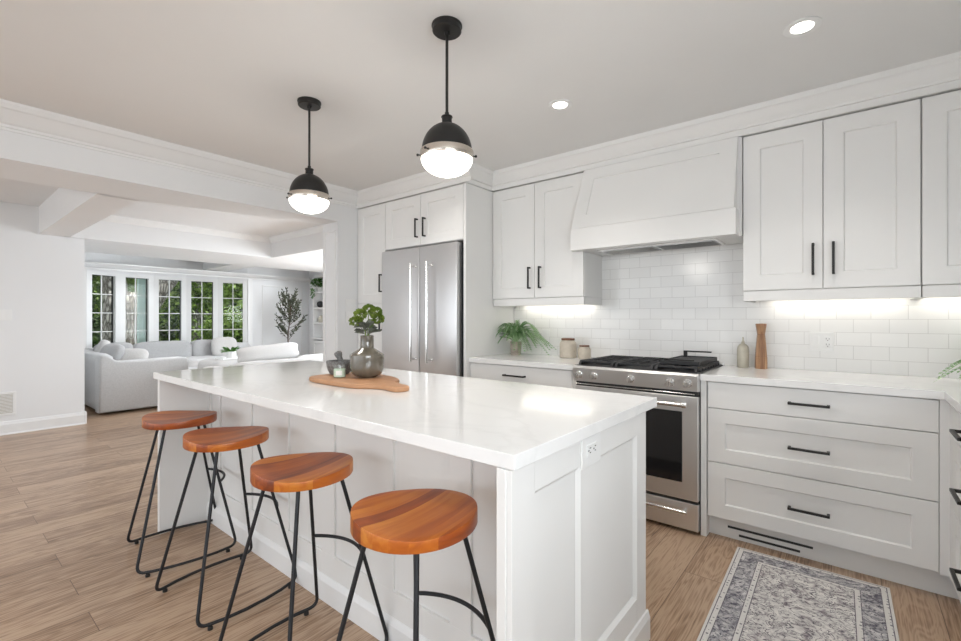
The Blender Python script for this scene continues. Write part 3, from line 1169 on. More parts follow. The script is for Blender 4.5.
t = thing('refrigerator_cabinet', 'white two-door cabinet bridging above the refrigerator', 'cabinet', (-2.9, 3.1, 0))
MB().box(-3.381, -2.412, PF + 0.021, WY - 0.003, 1.865, 2.312).build('carcass', 'cab', t)
MB().box(-2.411, -2.384, PF, WY - 0.003, 0.0, 2.312, b=0.001, seg=1).build('side_panel', 'cab', t)
d = front(t, 'door', -3.379, -2.909, 1.868, 2.309, PF, True, stile=0.085)
pull(d, (-2.944, PF, 1.935), (-2.944, PF, 2.100), (0, -1, 0))
d = front(t, 'door', -2.905, -2.414, 1.868, 2.309, PF, True, stile=0.085)
pull(d, (-2.848, PF, 1.933), (-2.848, PF, 2.097), (0, -1, 0))

t = thing('refrigerator', 'stainless steel french-door refrigerator between white cabinets', 'refrigerator', (-2.9, 3.05, 0))
MB().box(-3.372, -2.437, 2.775, 3.38, 0.03, 1.845).build('body', 'slot', t)
for x0, x1, hx in ((-3.368, -2.871, -2.911), (-2.865, -2.437, -2.715)):
    d = MB().box(x0, x1, 2.70, 2.772, 0.69, 1.842, b=0.006, seg=3).build('door', 'steel', t, angle=40)
    h = MB()
    h.tube([(hx, 2.64, 0.86), (hx, 2.64, 1.70)], 0.0115, 14)
    for zz in (0.885, 1.675):
        h.cyl((hx, 2.702, zz), (hx, 2.64, zz), 0.009, 12)
        h.cyl((hx, 2.702, zz), (hx, 2.694, zz), 0.014, 14)
    h.build('handle', 'chrome', d, angle=40)
d = MB().box(-3.368, -2.437, 2.70, 2.772, 0.06, 0.683, b=0.006, seg=3).build('freezer_drawer', 'steel', t, angle=40)
h = MB()
h.tube([(-3.27, 2.64, 0.61), (-2.53, 2.64, 0.61)], 0.0115, 14)
for xx in (-3.24, -2.56):
    h.cyl((xx, 2.702, 0.61), (xx, 2.64, 0.61), 0.009, 12)
h.build('handle', 'chrome', d, angle=40)

# --- range
t = thing('range', 'stainless steel gas range with five knobs and black grates', 'range', (-1.05, 3.1, 0))
X0, X1 = -1.430, -0.664
MB().box(X0 + 0.004, X1 - 0.004, 2.80, 3.40, 0.02, 0.895).build('body', 'slot', t)
cp = MB()
cp.prism([(2.742, 0.918), (2.728, 0.905), (2.742, 0.818), (2.80, 0.812), (2.82, 0.918)], 0, X0, X1, bev=0.002)
cpo = cp.build('control_panel', 'steelx', t)
nrm = Vector((0, -1, -0.16)).normalized()
for kx in (-1.385, -1.281, -1.043, -0.812, -0.716):
    base = Vector((kx, 2.737, 0.863))
    k = MB()
    rot = Vector((0, 0, 1)).rotation_difference(nrm).to_matrix().to_4x4()
    k.lathe([(0.0245, 0.0), (0.0245, 0.006), (0.021, 0.009), (0.0185, 0.012), (0.0175, 0.034), (0.0155, 0.037), (0, 0.0375)], (0, 0, 0), 24, mat=T(*base) @ rot)
    k.box(-0.003, 0.003, -0.017, 0.017, 0.034, 0.041, b=0.001, seg=1, mat=T(*base) @ rot)
    k.build('knob', 'chrome', t, angle=40)
dm = MB()
dm.box(X0 + 0.003, X1 - 0.003, 2.762, 2.80, 0.192, 0.785, b=0.004)
do = dm.build('oven_door', 'steelx', t)
MB().box(-1.335, -0.752, 2.758, 2.764, 0.290, 0.695, b=0.001).build('oven_window', 'blackglass', do)
h = MB()
h.tube([(X0 + 0.035, 2.705, 0.742), (X1 - 0.062, 2.705, 0.742)], 0.0125, 16)
for xx in (X0 + 0.06, X1 - 0.087):
    h.cyl((xx, 2.764, 0.742), (xx, 2.705, 0.742), 0.011, 14)
for xx in (X0 + 0.035, X1 - 0.062):
    h.lathe([(0.016, -0.012), (0.016, 0.012)], (0, 0, 0), 16, mat=T(xx, 2.705, 0.742) @ Matrix.Rotation(R(90), 4, 'Y'))
h.build('handle', 'chrome', do, angle=40)
vb = MB()
vb.box(X0 + 0.004, X1 - 0.004, 2.775, 2.80, 0.785, 0.812)
vb.build('vent_gap', 'slot', t)
MB().box(X0 + 0.006, X1 - 0.02, 2.757, 2.778, 0.796, 0.802, b=0.001).build('vent_trim', 'chrome', t)
dr = MB().box(X0 + 0.003, X1 - 0.003, 2.766, 2.80, 0.022, 0.176, b=0.004).build('warming_drawer', 'steelx', t)
h = MB()
h.tube([(X0 + 0.055, 2.725, 0.133), (X1 - 0.055, 2.725, 0.133)], 0.0095, 14)
for xx in (X0 + 0.075, X1 - 0.075):
    h.cyl((xx, 2.768, 0.133), (xx, 2.725, 0.133), 0.009, 12)
h.build('handle', 'chrome', dr, angle=40)
MB().box(X0, X1, 2.76, 3.40, 0.893, 0.921, b=0.003).build('cooktop', 'iron', t)
MB().box(X0, X1, 3.375, WY - 0.002, 0.893, 0.932, b=0.003).build('back_trim', 'steelx', t)
for gx in (X0 + 0.012, X0 + 0.262, X0 + 0.512):
    g = MB()
    x0, x1 = gx, gx + 0.238
    y0, y1 = 2.79, 3.365
    zt, zb = 0.949, 0.936
    for xx in (x0, x1 - 0.016):
        g.prism([(y0, zb - 0.012), (y0 + 0.02, zt - 0.001), (y0 + 0.035, zt), (y1 - 0.02, zt), (y1, zb - 0.012)], 0, xx, xx + 0.016)
    for yy in (y0 + 0.02, (y0 + y1) / 2 - 0.007, y1 - 0.034):
        g.box(x0, x1, yy, yy + 0.014, zb, zt, b=0.002, seg=1)
    g.box((x0 + x1) / 2 - 0.006, (x0 + x1) / 2 + 0.006, y0 + 0.03, y1 - 0.03, zb, zt, b=0.002, seg=1)
    for yy in (y0 + 0.10, y0 + 0.19, y1 - 0.20, y1 - 0.11):
        g.box(x0, x0 + 0.085, yy, yy + 0.011, zb, zt, b=0.002, seg=1)
        g.box(x1 - 0.085, x1, yy, yy + 0.011, zb, zt, b=0.002, seg=1)
    for sx, xx in ((-1, x0), (1, x1)):
        if (sx < 0 and gx == X0 + 0.012) or (sx > 0 and gx == X0 + 0.512):
            for q in range(8):
                yy = y0 + 0.05 + q * 0.068
                g.prism([(xx - sx * 0.05, zt + 0.001), (xx - sx * 0.05, zt - 0.008), (xx + sx * 0.004, zb - 0.014), (xx + sx * 0.008, zb - 0.006), (xx - sx * 0.012, zt + 0.001)], 1, yy, yy + 0.016)
    for xx in (x0, x1 - 0.016):
        for yy in (y0 + 0.02, y1 - 0.03):
            g.box(xx, xx + 0.016, yy, yy + 0.012, 0.9205, zb)
    g.build('grate', 'iron', t)
for bx_, by_ in ((-1.30, 2.93), (-1.30, 3.22), (-1.05, 3.08), (-0.80, 2.93), (-0.80, 3.22)):
    MB().lathe([(0.055, 0.920), (0.055, 0.926), (0.040, 0.927), (0.040, 0.934), (0.034, 0.937), (0, 0.937)], (bx_, by_, 0), 24).build('burner', 'iron', t, angle=40)

t = thing('griddle', 'black griddle plate with two raised handles on the right burners', 'griddle', (-0.80, 3.12, 0.95))
g = MB()
g.box(-0.915, -0.690, 2.885, 3.345, 0.9495, 0.966, b=0.003)
g.box(-0.915, -0.690, 2.885, 2.893, 0.964, 0.973, b=0.002)
g.box(-0.915, -0.690, 3.337, 3.345, 0.964, 0.973, b=0.002)
g.box(-0.915, -0.907, 2.885, 3.345, 0.964, 0.973, b=0.002)
g.box(-0.698, -0.690, 2.885, 3.345, 0.964, 0.973, b=0.002)
g.build('plate', 'iron', t)
for yy, z0, z1 in ((2.90, 0.974, 0.983), (3.325, 1.0, 1.009)):
    h = MB()
    h.box(-0.895, -0.72, yy - 0.008, yy + 0.008, z0, z1, b=0.002)
    h.box(-0.895, -0.872, yy - 0.008, yy + 0.008, 0.965, z1 - 0.002, b=0.002)
    h.build('handle', 'black', t)

# ================================================================== island
IX0, IX1, IY0, IY1 = -3.159, -0.600, 0.864, 1.855
t = thing('kitchen_island', 'long white panelled island with recessed seating side', 'island', (-1.88, 1.4, 0))
MB().box(-3.076, -0.655, 1.142, 1.755, 0.10, 0.876).build('carcass', 'cab', t)
bp = MB()
bp.box(-3.078, -0.656, 1.134, 1.144, 0.0, 0.876)
BZ0, BZ1 = 0.205, 0.80
xs = [-2.945, -2.54, -2.155, -1.768, -1.383, -1.0]
hw = 0.0475
edges = [-3.098] + xs + [-0.656]
for x in xs:
    bp.box(x - hw, x + hw, 1.124, 1.136, BZ0 - 0.01, 0.876, b=0.0012, seg=1)
bp.box(-3.078, -3.03, 1.124, 1.136, BZ0 - 0.01, 0.876)
bp.box(-0.72, -0.656, 1.124, 1.136, BZ0 - 0.01, 0.876)
bp.box(-3.078, -0.656, 1.1235, 1.136, 0.80, 0.876, b=0.0012, seg=1)
bp.box(-3.078, -0.656, 1.1235, 1.136, 0.0, BZ0, b=0.0012, seg=1)
bp.build('seating_panel', 'cab', t)
MB().prism([(1.1236, 0), (1.110, 0), (1.110, 0.085), (1.114, 0.095), (1.120, 0.105), (1.1236, 0.108)], 0, -3.078, -0.656).build('base_moulding', 'trim', t)


def end_panel(x_out, s, name):
    """end of the island; s = +1 outer face looks to +x"""
    e = MB()
    a, b = sorted((x_out, x_out - s * 0.034))
    # core
    e.box(min(a, b), max(a, b) if s < 0 else max(a, b) - 0.012, 0.8665, 1.757, 0.0, 0.877)
    if s > 0:
        xo = x_out
        D, C = 0.013, 0.013
        for y0, y1 in ((0.866, 0.966), (1.213, 1.329), (1.662, 1.757)):
            e.box(xo - D, xo, y0, y1, 0.0, 0.877, b=0.001, seg=1)
        for y0, y1 in ((0.966, 1.213), (1.329, 1.662)):
            e.box(xo - D, xo, y0, y1, 0.800, 0.877)
            e.box(xo - D, xo, y0, y1, 0.0, 0.20)
            # sloped bead round each recess
            q = [(y0, 0.2), (y1, 0.2), (y1, 0.8), (y0, 0.8)]
            w = [(y0 + C, 0.2 + C), (y1 - C, 0.2 + C), (y1 - C, 0.8 - C), (y0 + C, 0.8 - C)]
            e.faces([(xo - 0.001, *p) for p in q] + [(xo - D + 0.0015, *p) for p in w], [(i, (i + 1) % 4, 4 + (i + 1) % 4, 4 + i) for i in range(4)])
    else:
        e.box(x_out, x_out + 0.012, 0.876, 1.757, 0.0, 0.877)
    return e.build(name, 'cab', t)


end_panel(-0.610, 1, 'end_panel')
end_panel(-3.090, -1, 'end_panel')
pp = MB()
pp.box(-0.650, -0.624, 0.860, 0.8662, 0.0, 0.877, b=0.0012, seg=1)
pp.box(-0.652, -0.6445, 0.868, 1.13, 0.0, 0.877)
pp.build('corner_post', 'cab', t)
bm2 = MB()
bm2.prism([(-0.6102, 0), (-0.598, 0), (-0.598, 0.085), (-0.601, 0.093), (-0.605, 0.108), (-0.6102, 0.112)], 1, 0.858, 1.770)
bm2.box(-0.655, -0.598, 0.850, 0.8575, 0, 0.09, b=0.001, seg=1)
bm2.build('base_moulding', 'cab', t)
mb = MB()
mb.box(IX0, IX1, IY0, IY1, 0.878, 0.915, b=0.002)
tag(mb.build('island_worktop', 'quartz'), 'long glossy white quartz slab on the island', 'worktop')


def outlet_plate(name, label, M4, w, h, kinds, group=None):
    """wall plate in local x (width), z (height), front at -y; kinds: list of 'outlet' / 'rocker' gangs"""
    t = thing(name, label, 'outlet' if 'outlet' in kinds else 'switch', tuple(M4.translation))
    b = MB()
    b.box(-w / 2, w / 2, -0.006, 0.0, -h / 2, h / 2, b=0.002, mat=M4)
    po = b.build('plate', 'plate', t)
    n = len(kinds)
    for i, k in enumerate(kinds):
        cx = -w / 2 + w * (i + 0.5) / n
        g = MB()
        g.box(cx - 0.017, cx + 0.017, -0.0085, -0.005, -0.034, 0.034, b=0.001, seg=1, mat=M4)
        g.build('receptacle' if k == 'outlet' else 'rocker', 'plate', po)
        if k == 'outlet':
            s = MB()
            for zz in (0.017, -0.017):
                s.box(cx - 0.008, cx - 0.0055, -0.0092, -0.008, zz - 0.003, zz + 0.006, mat=M4)
                s.box(cx + 0.0055, cx + 0.008, -0.0092, -0.008, zz - 0.003, zz + 0.005, mat=M4)
                s.lathe([(0.0028, -0.0004), (0.0028, 0.0004)], (0, 0, 0), 10, mat=M4 @ T(cx, -0.0088, zz - 0.009) @ Matrix.Rotation(R(90), 4, 'X'))
            s.build('slots', 'slot', po)
    return t


outlet_plate('electrical_outlet', 'white outlet plate let into the end of the island', T(-0.610, 1.275, 0.838) @ RZ(90) @ Matrix.Rotation(R(90), 4, 'Y'), 0.098, 0.125, ['outlet'])
outlet_plate('electrical_outlet', 'white switch and outlet plate on the tiles right of the pepper mill', T(-0.137, WY, 1.090), 0.117, 0.115, ['rocker', 'outlet'])
outlet_plate('electrical_outlet', 'white outlet plate on the tiles behind the fern', T(-2.07, WY, 1.075), 0.117, 0.115, ['outlet', 'rocker'])
outlet_plate('light_switch', 'upper white switch plate on the post beside the pantry cabinet', T(LX, 2.673, 1.36) @ RZ(90), 0.117, 0.112, ['rocker', 'rocker'])
outlet_plate('light_switch', 'lower white switch plate on the post beside the pantry cabinet', T(LX, 2.673, 1.243) @ RZ(90), 0.117, 0.112, ['rocker', 'rocker'])
outlet_plate('light_switch', 'white switch plate on the left wall above the vent grille', T(-6.95, 0.55, 1.264) @ RZ(90), 0.165, 0.115, ['rocker', 'rocker', 'rocker'])
t = thing('vent_grille', 'white louvred vent grille low on the left wall', 'vent', (-6.95, 0.47, 0.325))
b = MB()
for y0, y1, z0, z1 in ((0.27, 0.662, 0.425, 0.45), (0.27, 0.662, 0.20, 0.225), (0.27, 0.295, 0.2255, 0.4245), (0.637, 0.662, 0.2255, 0.4245)):
    b.box(-6.95, -6.940, y0, y1, z0, z1, b=0.002, seg=1)
b.build('frame', 'plate', t)
b = MB()
b.box(-6.9495, -6.948, 0.2955, 0.6365, 0.2255, 0.4245)
b.build('back_plate', 'soap', t)
b = MB()
for i in range(13):
    z = 0.232 + i * 0.015
    b.box(-6.9475, -6.942, 0.296, 0.636, z, z + 0.008)
b.build('louvres', 'plate', t)

# ================================================================== lamps
def pendant(label, x, y):
    t = thing('pendant_light', label, 'pendant lamp', (x, y, CZ), 'pendant lamps over the island')
    MB().lathe([(0.0, 2.4595), (0.064, 2.4595), (0.064, 2.453), (0.061, 2.451), (0.061, 2.435), (0.057, 2.431), (0.012, 2.430), (0.011, 2.417), (0, 2.417)], (x, y, 0), 40).build('canopy', 'black', t, angle=35)
    MB().cyl((x, y, 2.42), (x, y, 2.070), 0.0062, 14).build('rod', 'black', t, angle=40)
    MB().lathe([(0.009, 2.094), (0.009, 2.079), (0.023, 2.078), (0.0245, 2.074), (0.021, 2.071), (0.021, 2.040), (0.0, 2.040)], (x, y, 0), 28).build('neck', 'black', t, angle=35)
    pr = [(0.017, 2.048)]
    for i in range(1, 19):
        a = R(81 - 79 * i / 18)
        pr.append((0.106 * math.cos(a), 1.927 + 0.121 * math.sin(a)))
    pr += [(0.104, 1.927), (0.098, 1.927), (0.0, 2.02)]
    MB().lathe(pr, (x, y, 0), 48).build('shade', 'black', t, angle=35)
    ring = MB()
    ring.lathe([(0.103, 1.931), (0.1105, 1.931), (0.112, 1.928), (0.112, 1.899), (0.1105, 1.896), (0.103, 1.896), (0.103, 1.931)], (x, y, 0), 56)
    rg = ring.build('band', 'nickel', t, angle=35)
    for a in (43, 223, 268):
        dx, dy = math.cos(R(a)), math.sin(R(a))
        s = MB()
        s.cyl((x + dx * 0.110, y + dy * 0.110, 1.913), (x + dx * 0.119, y + dy * 0.119, 1.913), 0.003, 10)
        s.puff((x + dx * 0.122, y + dy * 0.122, 1.913), (0.011, 0.011, 0.011), n=2.2, cuts=3)
        s.build('screw', 'black', rg, smooth=True)
    pr = [(0.1075, 1.901)]
    for i in range(0, 17):
        a = R(90 * i / 16)
        pr.append((0.1085 * math.cos(a), 1.899 - 0.072 * math.sin(a)))
    pr[-1] = (0.0, 1.827)
    MB().lathe(pr, (x, y, 0), 48).build('globe', 'globe', t, smooth=True)
    l = bpy.data.lights.new('pendant_bulb', 'POINT')
    l.energy = 6
    l.color = (1.0, 0.95, 0.88)
    l.shadow_soft_size = 0.10
    lo = bpy.data.objects.new('pendant_bulb', l)
    COL.objects.link(lo)
    lo.location = (x, y, 1.79)


pendant('black dome pendant lamp with lit globe, the larger one nearer the hood', -1.318, 1.40)
pendant('black dome pendant lamp with lit globe, hanging nearer the living room opening', -2.388, 1.40)

for x, y, lab in ((-0.16, 2.35, 'lit round downlight in the ceiling near the right wall cabinets'), (-1.30, 2.33, 'lit round downlight in the ceiling in front of the hood')):
    t = thing('downlight', lab, 'ceiling light', (x, y, CZ))
    MB().lathe([(0.041, 2.4595), (0.068, 2.4595), (0.069, 2.4560), (0.058, 2.4530), (0.041, 2.4570), (0.041, 2.4595)], (x, y, 0), 40).build('trim_ring', 'plate', t, angle=40)
    MB().lathe([(0.0, 2.4585), (0.041, 2.4585), (0.041, 2.4555), (0.0, 2.4555)], (x, y, 0), 36).build('lens', 'pot', t)
    l = bpy.data.lights.new('ceiling_spot', 'SPOT')
    l.energy = 22
    l.spot_size = R(115)
    l.spot_blend = 0.8
    l.shadow_soft_size = 0.045
    l.color = (1.0, 0.95, 0.89)
    lo = bpy.data.objects.new('ceiling_spot', l)
    COL.objects.link(lo)
    lo.location = (x, y, 2.44)


# ================================================================== stools
def make_stool(label):
    t = thing('bar_stool', label, 'stool', (0, 0, 0), 'wooden bar stools along the island', world=False)
    # contoured seat
    nphi, nr = 64, 14
    sm = bmesh.new()
    A_, B_ = 0.166, 0.171

    def rim(phi):
        c, s = math.cos(phi), math.sin(phi)
        n = 2.08
        r = 1 / ((abs(c) / A_) ** n + (abs(s) / B_) ** n) ** (1 / n)
        if s > 0:
            r *= 1 - 0.05 * s ** 4
        return r

    def top(rho, phi):
        # saddle: high at two opposite ends, low across
        c = math.cos(phi - R(48))
        return 0.698 + (0.004 + (0.014 if c > 0 else 0.020) * abs(c) ** 1.7) * rho ** 2.0

    rings = []
    ctr = sm.verts.new((0, 0, 0.698))
    for i in range(1, nr + 1):
        rho = i / nr
        rg = []
        for k in range(nphi):
            phi = 2 * PI * k / nphi
            r = rim(phi) * rho
            dz = -0.0015 if i == nr else 0
            rg.append(sm.verts.new((r * math.cos(phi), r * math.sin(phi), top(rho, phi) + dz)))
        rings.append(rg)
    for scale, mode in ((1.006, 'a'), (1.006, 'b'), (0.994, 'c')):
        rg = []
        for k in range(nphi):
            phi = 2 * PI * k / nphi
            r = rim(phi) * scale
            z = top(1, phi) - 0.006 if mode == 'a' else (0.675 if mode == 'b' else 0.671)
            rg.append(sm.verts.new((r * math.cos(phi), r * math.sin(phi), z)))
        rings.append(rg)
    for k in range(nphi):
        sm.faces.new((ctr, rings[0][k], rings[0][(k + 1) % nphi]))
    for a, b in zip(rings, rings[1:]):
        for k in range(nphi):
            j = (k + 1) % nphi
            sm.faces.new((a[k], b[k], b[j], a[j]))
    sm.faces.new(rings[-1][::-1])
    mb = MB()
    mb._merge(sm)
    mb.build('seat', 'seat', t, angle=38)
    at, bt, af, bf = 0.087, 0.086, 0.203, 0.217
    ztop, zf = 0.672, 0.020
    for s in (-1, 1):
        pts = arc_pts([(s * at, -bt, ztop), (s * af, -bf, zf)] + [(s * (af + 0.035 * (1 - (y / bf) ** 2)), y, zf) for y in (-0.12, -0.04, 0.04, 0.12)] + [(s * af, bf, zf), (s * at, bt, ztop)], 0.035, 6)
        f = MB().tube(pts, 0.0068, 10).build('side_frame', 'stoolblack', t, angle=60)
        for y in (-bf + 0.045, bf - 0.045):
            xx = s * (af + 0.035 * (1 - (y / bf) ** 2))
            MB().lathe([(0.0, 0.0), (0.010, 0.0), (0.010, 0.009), (0.006, 0.014), (0, 0.014)], (xx, y, 0), 14).build('foot', 'black', f)
    q = (ztop - 0.355) / (ztop - zf)
    xa, ya = at + (af - at) * q, bt + (bf - bt) * q
    pts = [(-xa + 2 * xa * k / 12, ya + 0.05 * (1 - (2 * k / 12 - 1) ** 2), 0.355) for k in range(13)]
    MB().tube(pts, 0.0065, 10).build('brace', 'stoolblack', t, angle=60)
    MB().lathe([(0, 0.6685), (0.105, 0.6685), (0.105, 0.6715), (0, 0.6715)], (0, 0, 0), 28).build('mounting_plate', 'black', t)
    return t


def copy_tree(o, parent=None):
    c = o.copy()
    COL.objects.link(c)
    if parent is not None:
        c.parent = parent
    for ch in o.children:
        copy_tree(ch, c)
    return c


proto = make_stool('wooden seat bar stool nearest the corner of the island')
stools = [(-0.925, 0.858, 0.056, 'wooden seat bar stool nearest the end panel with the outlet'),
          (-1.521, 0.871, 0.119, 'wooden seat bar stool second from the end with the outlet'),
          (-2.193, 0.886, 0.063, 'wooden seat bar stool third from the end with the outlet'),
          (-2.789, 0.891, -0.146, 'wooden seat bar stool farthest back, nearest the grey sofa')]
bpy.context.view_layer.update()
for i, (x, y, a, lab) in enumerate(stools):
    s = proto if i == 0 else copy_tree(proto)
    s.location = (x, y, 0)
    s.rotation_euler = (0, 0, a)
    s['label'] = lab

# ================================================================== rug
RGX0, RGX1, RGY0, RGY1 = -0.456, 0.152, 0.95, 2.772
rm = MB()
rm.box(-(RGX1 - RGX0) / 2, (RGX1 - RGX0) / 2, -(RGY1 - RGY0) / 2, (RGY1 - RGY0) / 2, 0.0, 0.007, b=0.002)
ro = rm.build('runner_rug', rug_mat(RGX0, RGX1, RGY0, RGY1))
ro.location = ((RGX0 + RGX1) / 2, (RGY0 + RGY1) / 2, 0.0005)
ro.rotation_euler = (0, 0, R(1.0))
tag(ro, 'faded grey and cream patterned runner rug on the wooden floor', 'rug')


# ================================================================== leaves
def leaf(mb_verts, mb_faces, base, dirv, up, l, w, fold=0.15, droop=0.0):
    """six-point leaf, folded along the midrib"""
    d = dirv.normalized()
    side = d.cross(up)
    if side.length < 1e-3:
        side = d.cross(Vector((1, 0, 0)))
    side.normalize()
    nrm = side.cross(d).normalized()
    i0 = len(mb_verts)
    p = lambda a, b, c: base + d * (l * a) + side * (w * b) + nrm * (w * fold * c) - Vector((0, 0, droop * l * a * a))
    mb_verts.extend([p(0, 0, 0), p(0.35, 0.5, 1), p(0.72, 0.36, 1), p(1, 0, 0), p(0.72, -0.36, 1), p(0.35, -0.5, 1), p(0.5, 0, 0)])
    mb_faces.extend([(i0, i0 + 1, i0 + 6), (i0 + 1, i0 + 2, i0 + 6), (i0 + 2, i0 + 3, i0 + 6), (i0 + 3, i0 + 4, i0 + 6), (i0 + 4, i0 + 5, i0 + 6), (i0 + 5, i0, i0 + 6)])


def mesh_of(name, verts, faces, mat, parent):
    me = bpy.data.meshes.new(name)
    me.from_pydata([tuple(v) for v in verts], [], faces)
    me.materials.append(M[mat])
    o = bpy.data.objects.new(name, me)
    COL.objects.link(o)
    if parent is not None:
        o.parent = parent
        if parent.get('_world'):
            o.matrix_parent_inverse = Matrix.Translation(-parent.location)
    return o


# ================================================================== on the island
t = thing('cutting_board', 'honey brown wooden board with rounded handle on the island', 'cutting board', (-1.8, 1.36, 0.915))
ctl = [(-2.122, 1.245), (-2.06, 1.222), (-1.93, 1.212), (-1.80, 1.214), (-1.72, 1.226), (-1.66, 1.262), (-1.60, 1.285), (-1.535, 1.272), (-1.495, 1.278), (-1.478, 1.308), (-1.490, 1.345),
       (-1.53, 1.362), (-1.60, 1.378), (-1.64, 1.392), (-1.655, 1.425), (-1.69, 1.462), (-1.76, 1.50), (-1.86, 1.525), (-1.99, 1.535), (-2.09, 1.50), (-2.14, 1.42), (-2.145, 1.31)]
# smooth closed outline
oc = []
n = len(ctl)
for i in range(n):
    p0, p1, p2, p3 = [Vector(ctl[(i + k - 1) % n]) for k in range(4)]
    for k in range(4):
        u = k / 4
        oc.append(tuple(0.5 * ((2 * p1) + (-p0 + p2) * u + (2 * p0 - 5 * p1 + 4 * p2 - p3) * u * u + (-p0 + 3 * p1 - 3 * p2 + p3) * u ** 3)))
b = MB()
b.prism(oc, 2, 0.9155, 0.937, bev=0.006, seg=3)
b.build('board', 'board', t, angle=50)

VX, VY = -1.875, 1.412
t = thing('vase', 'grey brown glazed bottle vase on the wooden board', 'vase', (VX, VY, 0.937))
vz = 0.937
MB().lathe([(0, 0), (0.045, 0), (0.047, 0.003), (0.060, 0.009), (0.074, 0.020), (0.081, 0.034), (0.0835, 0.050), (0.084, 0.108), (0.0835, 0.112), (0.081, 0.1145), (0.058, 0.130), (0.041, 0.141), (0.0345, 0.146),
            (0.0330, 0.150), (0.0330, 0.204), (0.0338, 0.2068), (0.0305, 0.2075), (0.029, 0.203), (0.029, 0.15), (0.0, 0.148)], (VX, VY, vz), 48).build('body', 'vase', t, angle=30)
t2 = thing('leafy_sprig', 'curly green sprig with grey leaves standing in the bottle vase', 'plant', (VX, VY, vz + 0.2))
rnd = random.Random(5)
st = MB()
tops = [(-0.052, -0.01, 0.276), (-0.030, -0.01, 0.312), (0.010, 0.0, 0.336), (0.040, 0.005, 0.322), (0.050, 0.015, 0.292)]
# camera looks along (-0.79,0.6): spread the heads across that line
cxv, cyv = 0.776, 0.63
V_, F_ = [], []
for a, b_, z in tops:
    px, py = VX + a * cxv - b_ * cyv, VY + a * cyv + b_ * cxv
    st.tube([(VX + a * 0.15, VY, vz + 0.16), (VX + a * 0.3, VY + b_ * 0.3, vz + 0.24), (px, py, vz + z)], 0.0022, 6)
    for k in range(95):
        v = Vector((rnd.gauss(0, 1), rnd.gauss(0, 1), rnd.gauss(0, 1))).normalized()
        rr = 0.025 * (0.75 + 0.25 * rnd.random())
        bpt = Vector((px, py, vz + z)) + Vector((v.x * rr, v.y * rr, v.z * rr * 0.72))
        leaf(V_, F_, bpt, v + Vector((rnd.uniform(-.6, .6), rnd.uniform(-.6, .6), 0.25)), Vector((rnd.uniform(-1, 1), rnd.uniform(-1, 1), 1)), 0.015, 0.015, 0.5)
st.build('stem', 'sprig', t2)
mesh_of('green_leaves', V_, F_, 'sprig', t2)
V_, F_ = [], []
for k in range(20):
    a = rnd.uniform(0, 2 * PI)
    d = Vector((math.cos(a), math.sin(a), rnd.uniform(-0.1, 0.9)))
    b0 = Vector((VX, VY, vz + 0.212 + rnd.uniform(0, 0.040))) + Vector((d.x, d.y, 0)) * 0.012
    leaf(V_, F_, b0, d, Vector((rnd.uniform(-.5, .5), rnd.uniform(-.5, .5), 1)), rnd.uniform(0.048, 0.066), 0.040, 0.3, 0.0)
mesh_of('grey_leaves', V_, F_, 'eucal', t2)

MX_, MY_ = -2.085, 1.395
t = thing('mortar', 'speckled grey stone mortar on the wooden board', 'mortar', (MX_, MY_, 0.937))
MB().lathe([(0, 0), (0.042, 0), (0.050, 0.006), (0.060, 0.024), (0.066, 0.048), (0.068, 0.068), (0.066, 0.071), (0.060, 0.071), (0.056, 0.05), (0.040, 0.026), (0, 0.020)], (MX_, MY_, vz), 40).build('bowl', 'stone', t, angle=40)
pe = MB()
ax = Vector((-0.36 * 0.776, -0.36 * 0.63, 1)).normalized()
rot = Vector((0, 0, 1)).rotation_difference(ax).to_matrix().to_4x4()
pe.lathe([(0, 0), (0.016, 0.004), (0.020, 0.016), (0.017, 0.03), (0.014, 0.05), (0.0145, 0.068), (0.019, 0.08), (0.0205, 0.090), (0.016, 0.099), (0, 0.102)], (0, 0, 0), 24, mat=T(MX_ + 0.02, MY_ + 0.012, vz + 0.0245) @ rot)
tag(pe.build('pestle', 'stone', None, smooth=True), 'grey stone pestle leaning in the mortar', 'pestle')
cx_, cy_ = -1.966, 1.315
t = thing('candle', 'pale green candle in a clear glass in front of the mortar', 'candle', (cx_, cy_, 0.937))
MB().lathe([(0, 0), (0.029, 0), (0.030, 0.003), (0.030, 0.060), (0.0282, 0.060), (0.0282, 0.004), (0, 0.004)], (cx_, cy_, vz + 0.0003), 32).build('glass', 'tin', t, angle=40)
MB().lathe([(0, 0.0045), (0.0278, 0.0045), (0.0278, 0.043), (0, 0.043)], (cx_, cy_, vz), 32).build('wax', 'wax', t, angle=40)
lb = MB()
th0 = math.atan2(-cy_, -cx_) - 0.1
vv, ff = [], []
for i in range(9):
    a = th0 - 0.5 + i * 0.125
    for z in (0.014, 0.036):
        vv.append((cx_ + 0.0303 * math.cos(a), cy_ + 0.0303 * math.sin(a), vz + z))
        vv.append((cx_ + 0.0307 * math.cos(a), cy_ + 0.0307 * math.sin(a), vz + z))
for i in range(8):
    q = i * 4
    ff += [(q, q + 4, q + 6, q + 2), (q + 1, q + 3, q + 7, q + 5), (q + 2, q + 6, q + 7, q + 3), (q, q + 1, q + 5, q + 4)]
ff += [(0, 2, 3, 1), (32, 33, 35, 34)]
lb.faces(vv, ff)
lb.build('label', 'paper', t)
MB().cyl((cx_, cy_, vz + 0.042), (cx_ + 0.001, cy_, vz + 0.050), 0.0009, 6).build('wick', 'slot', t)


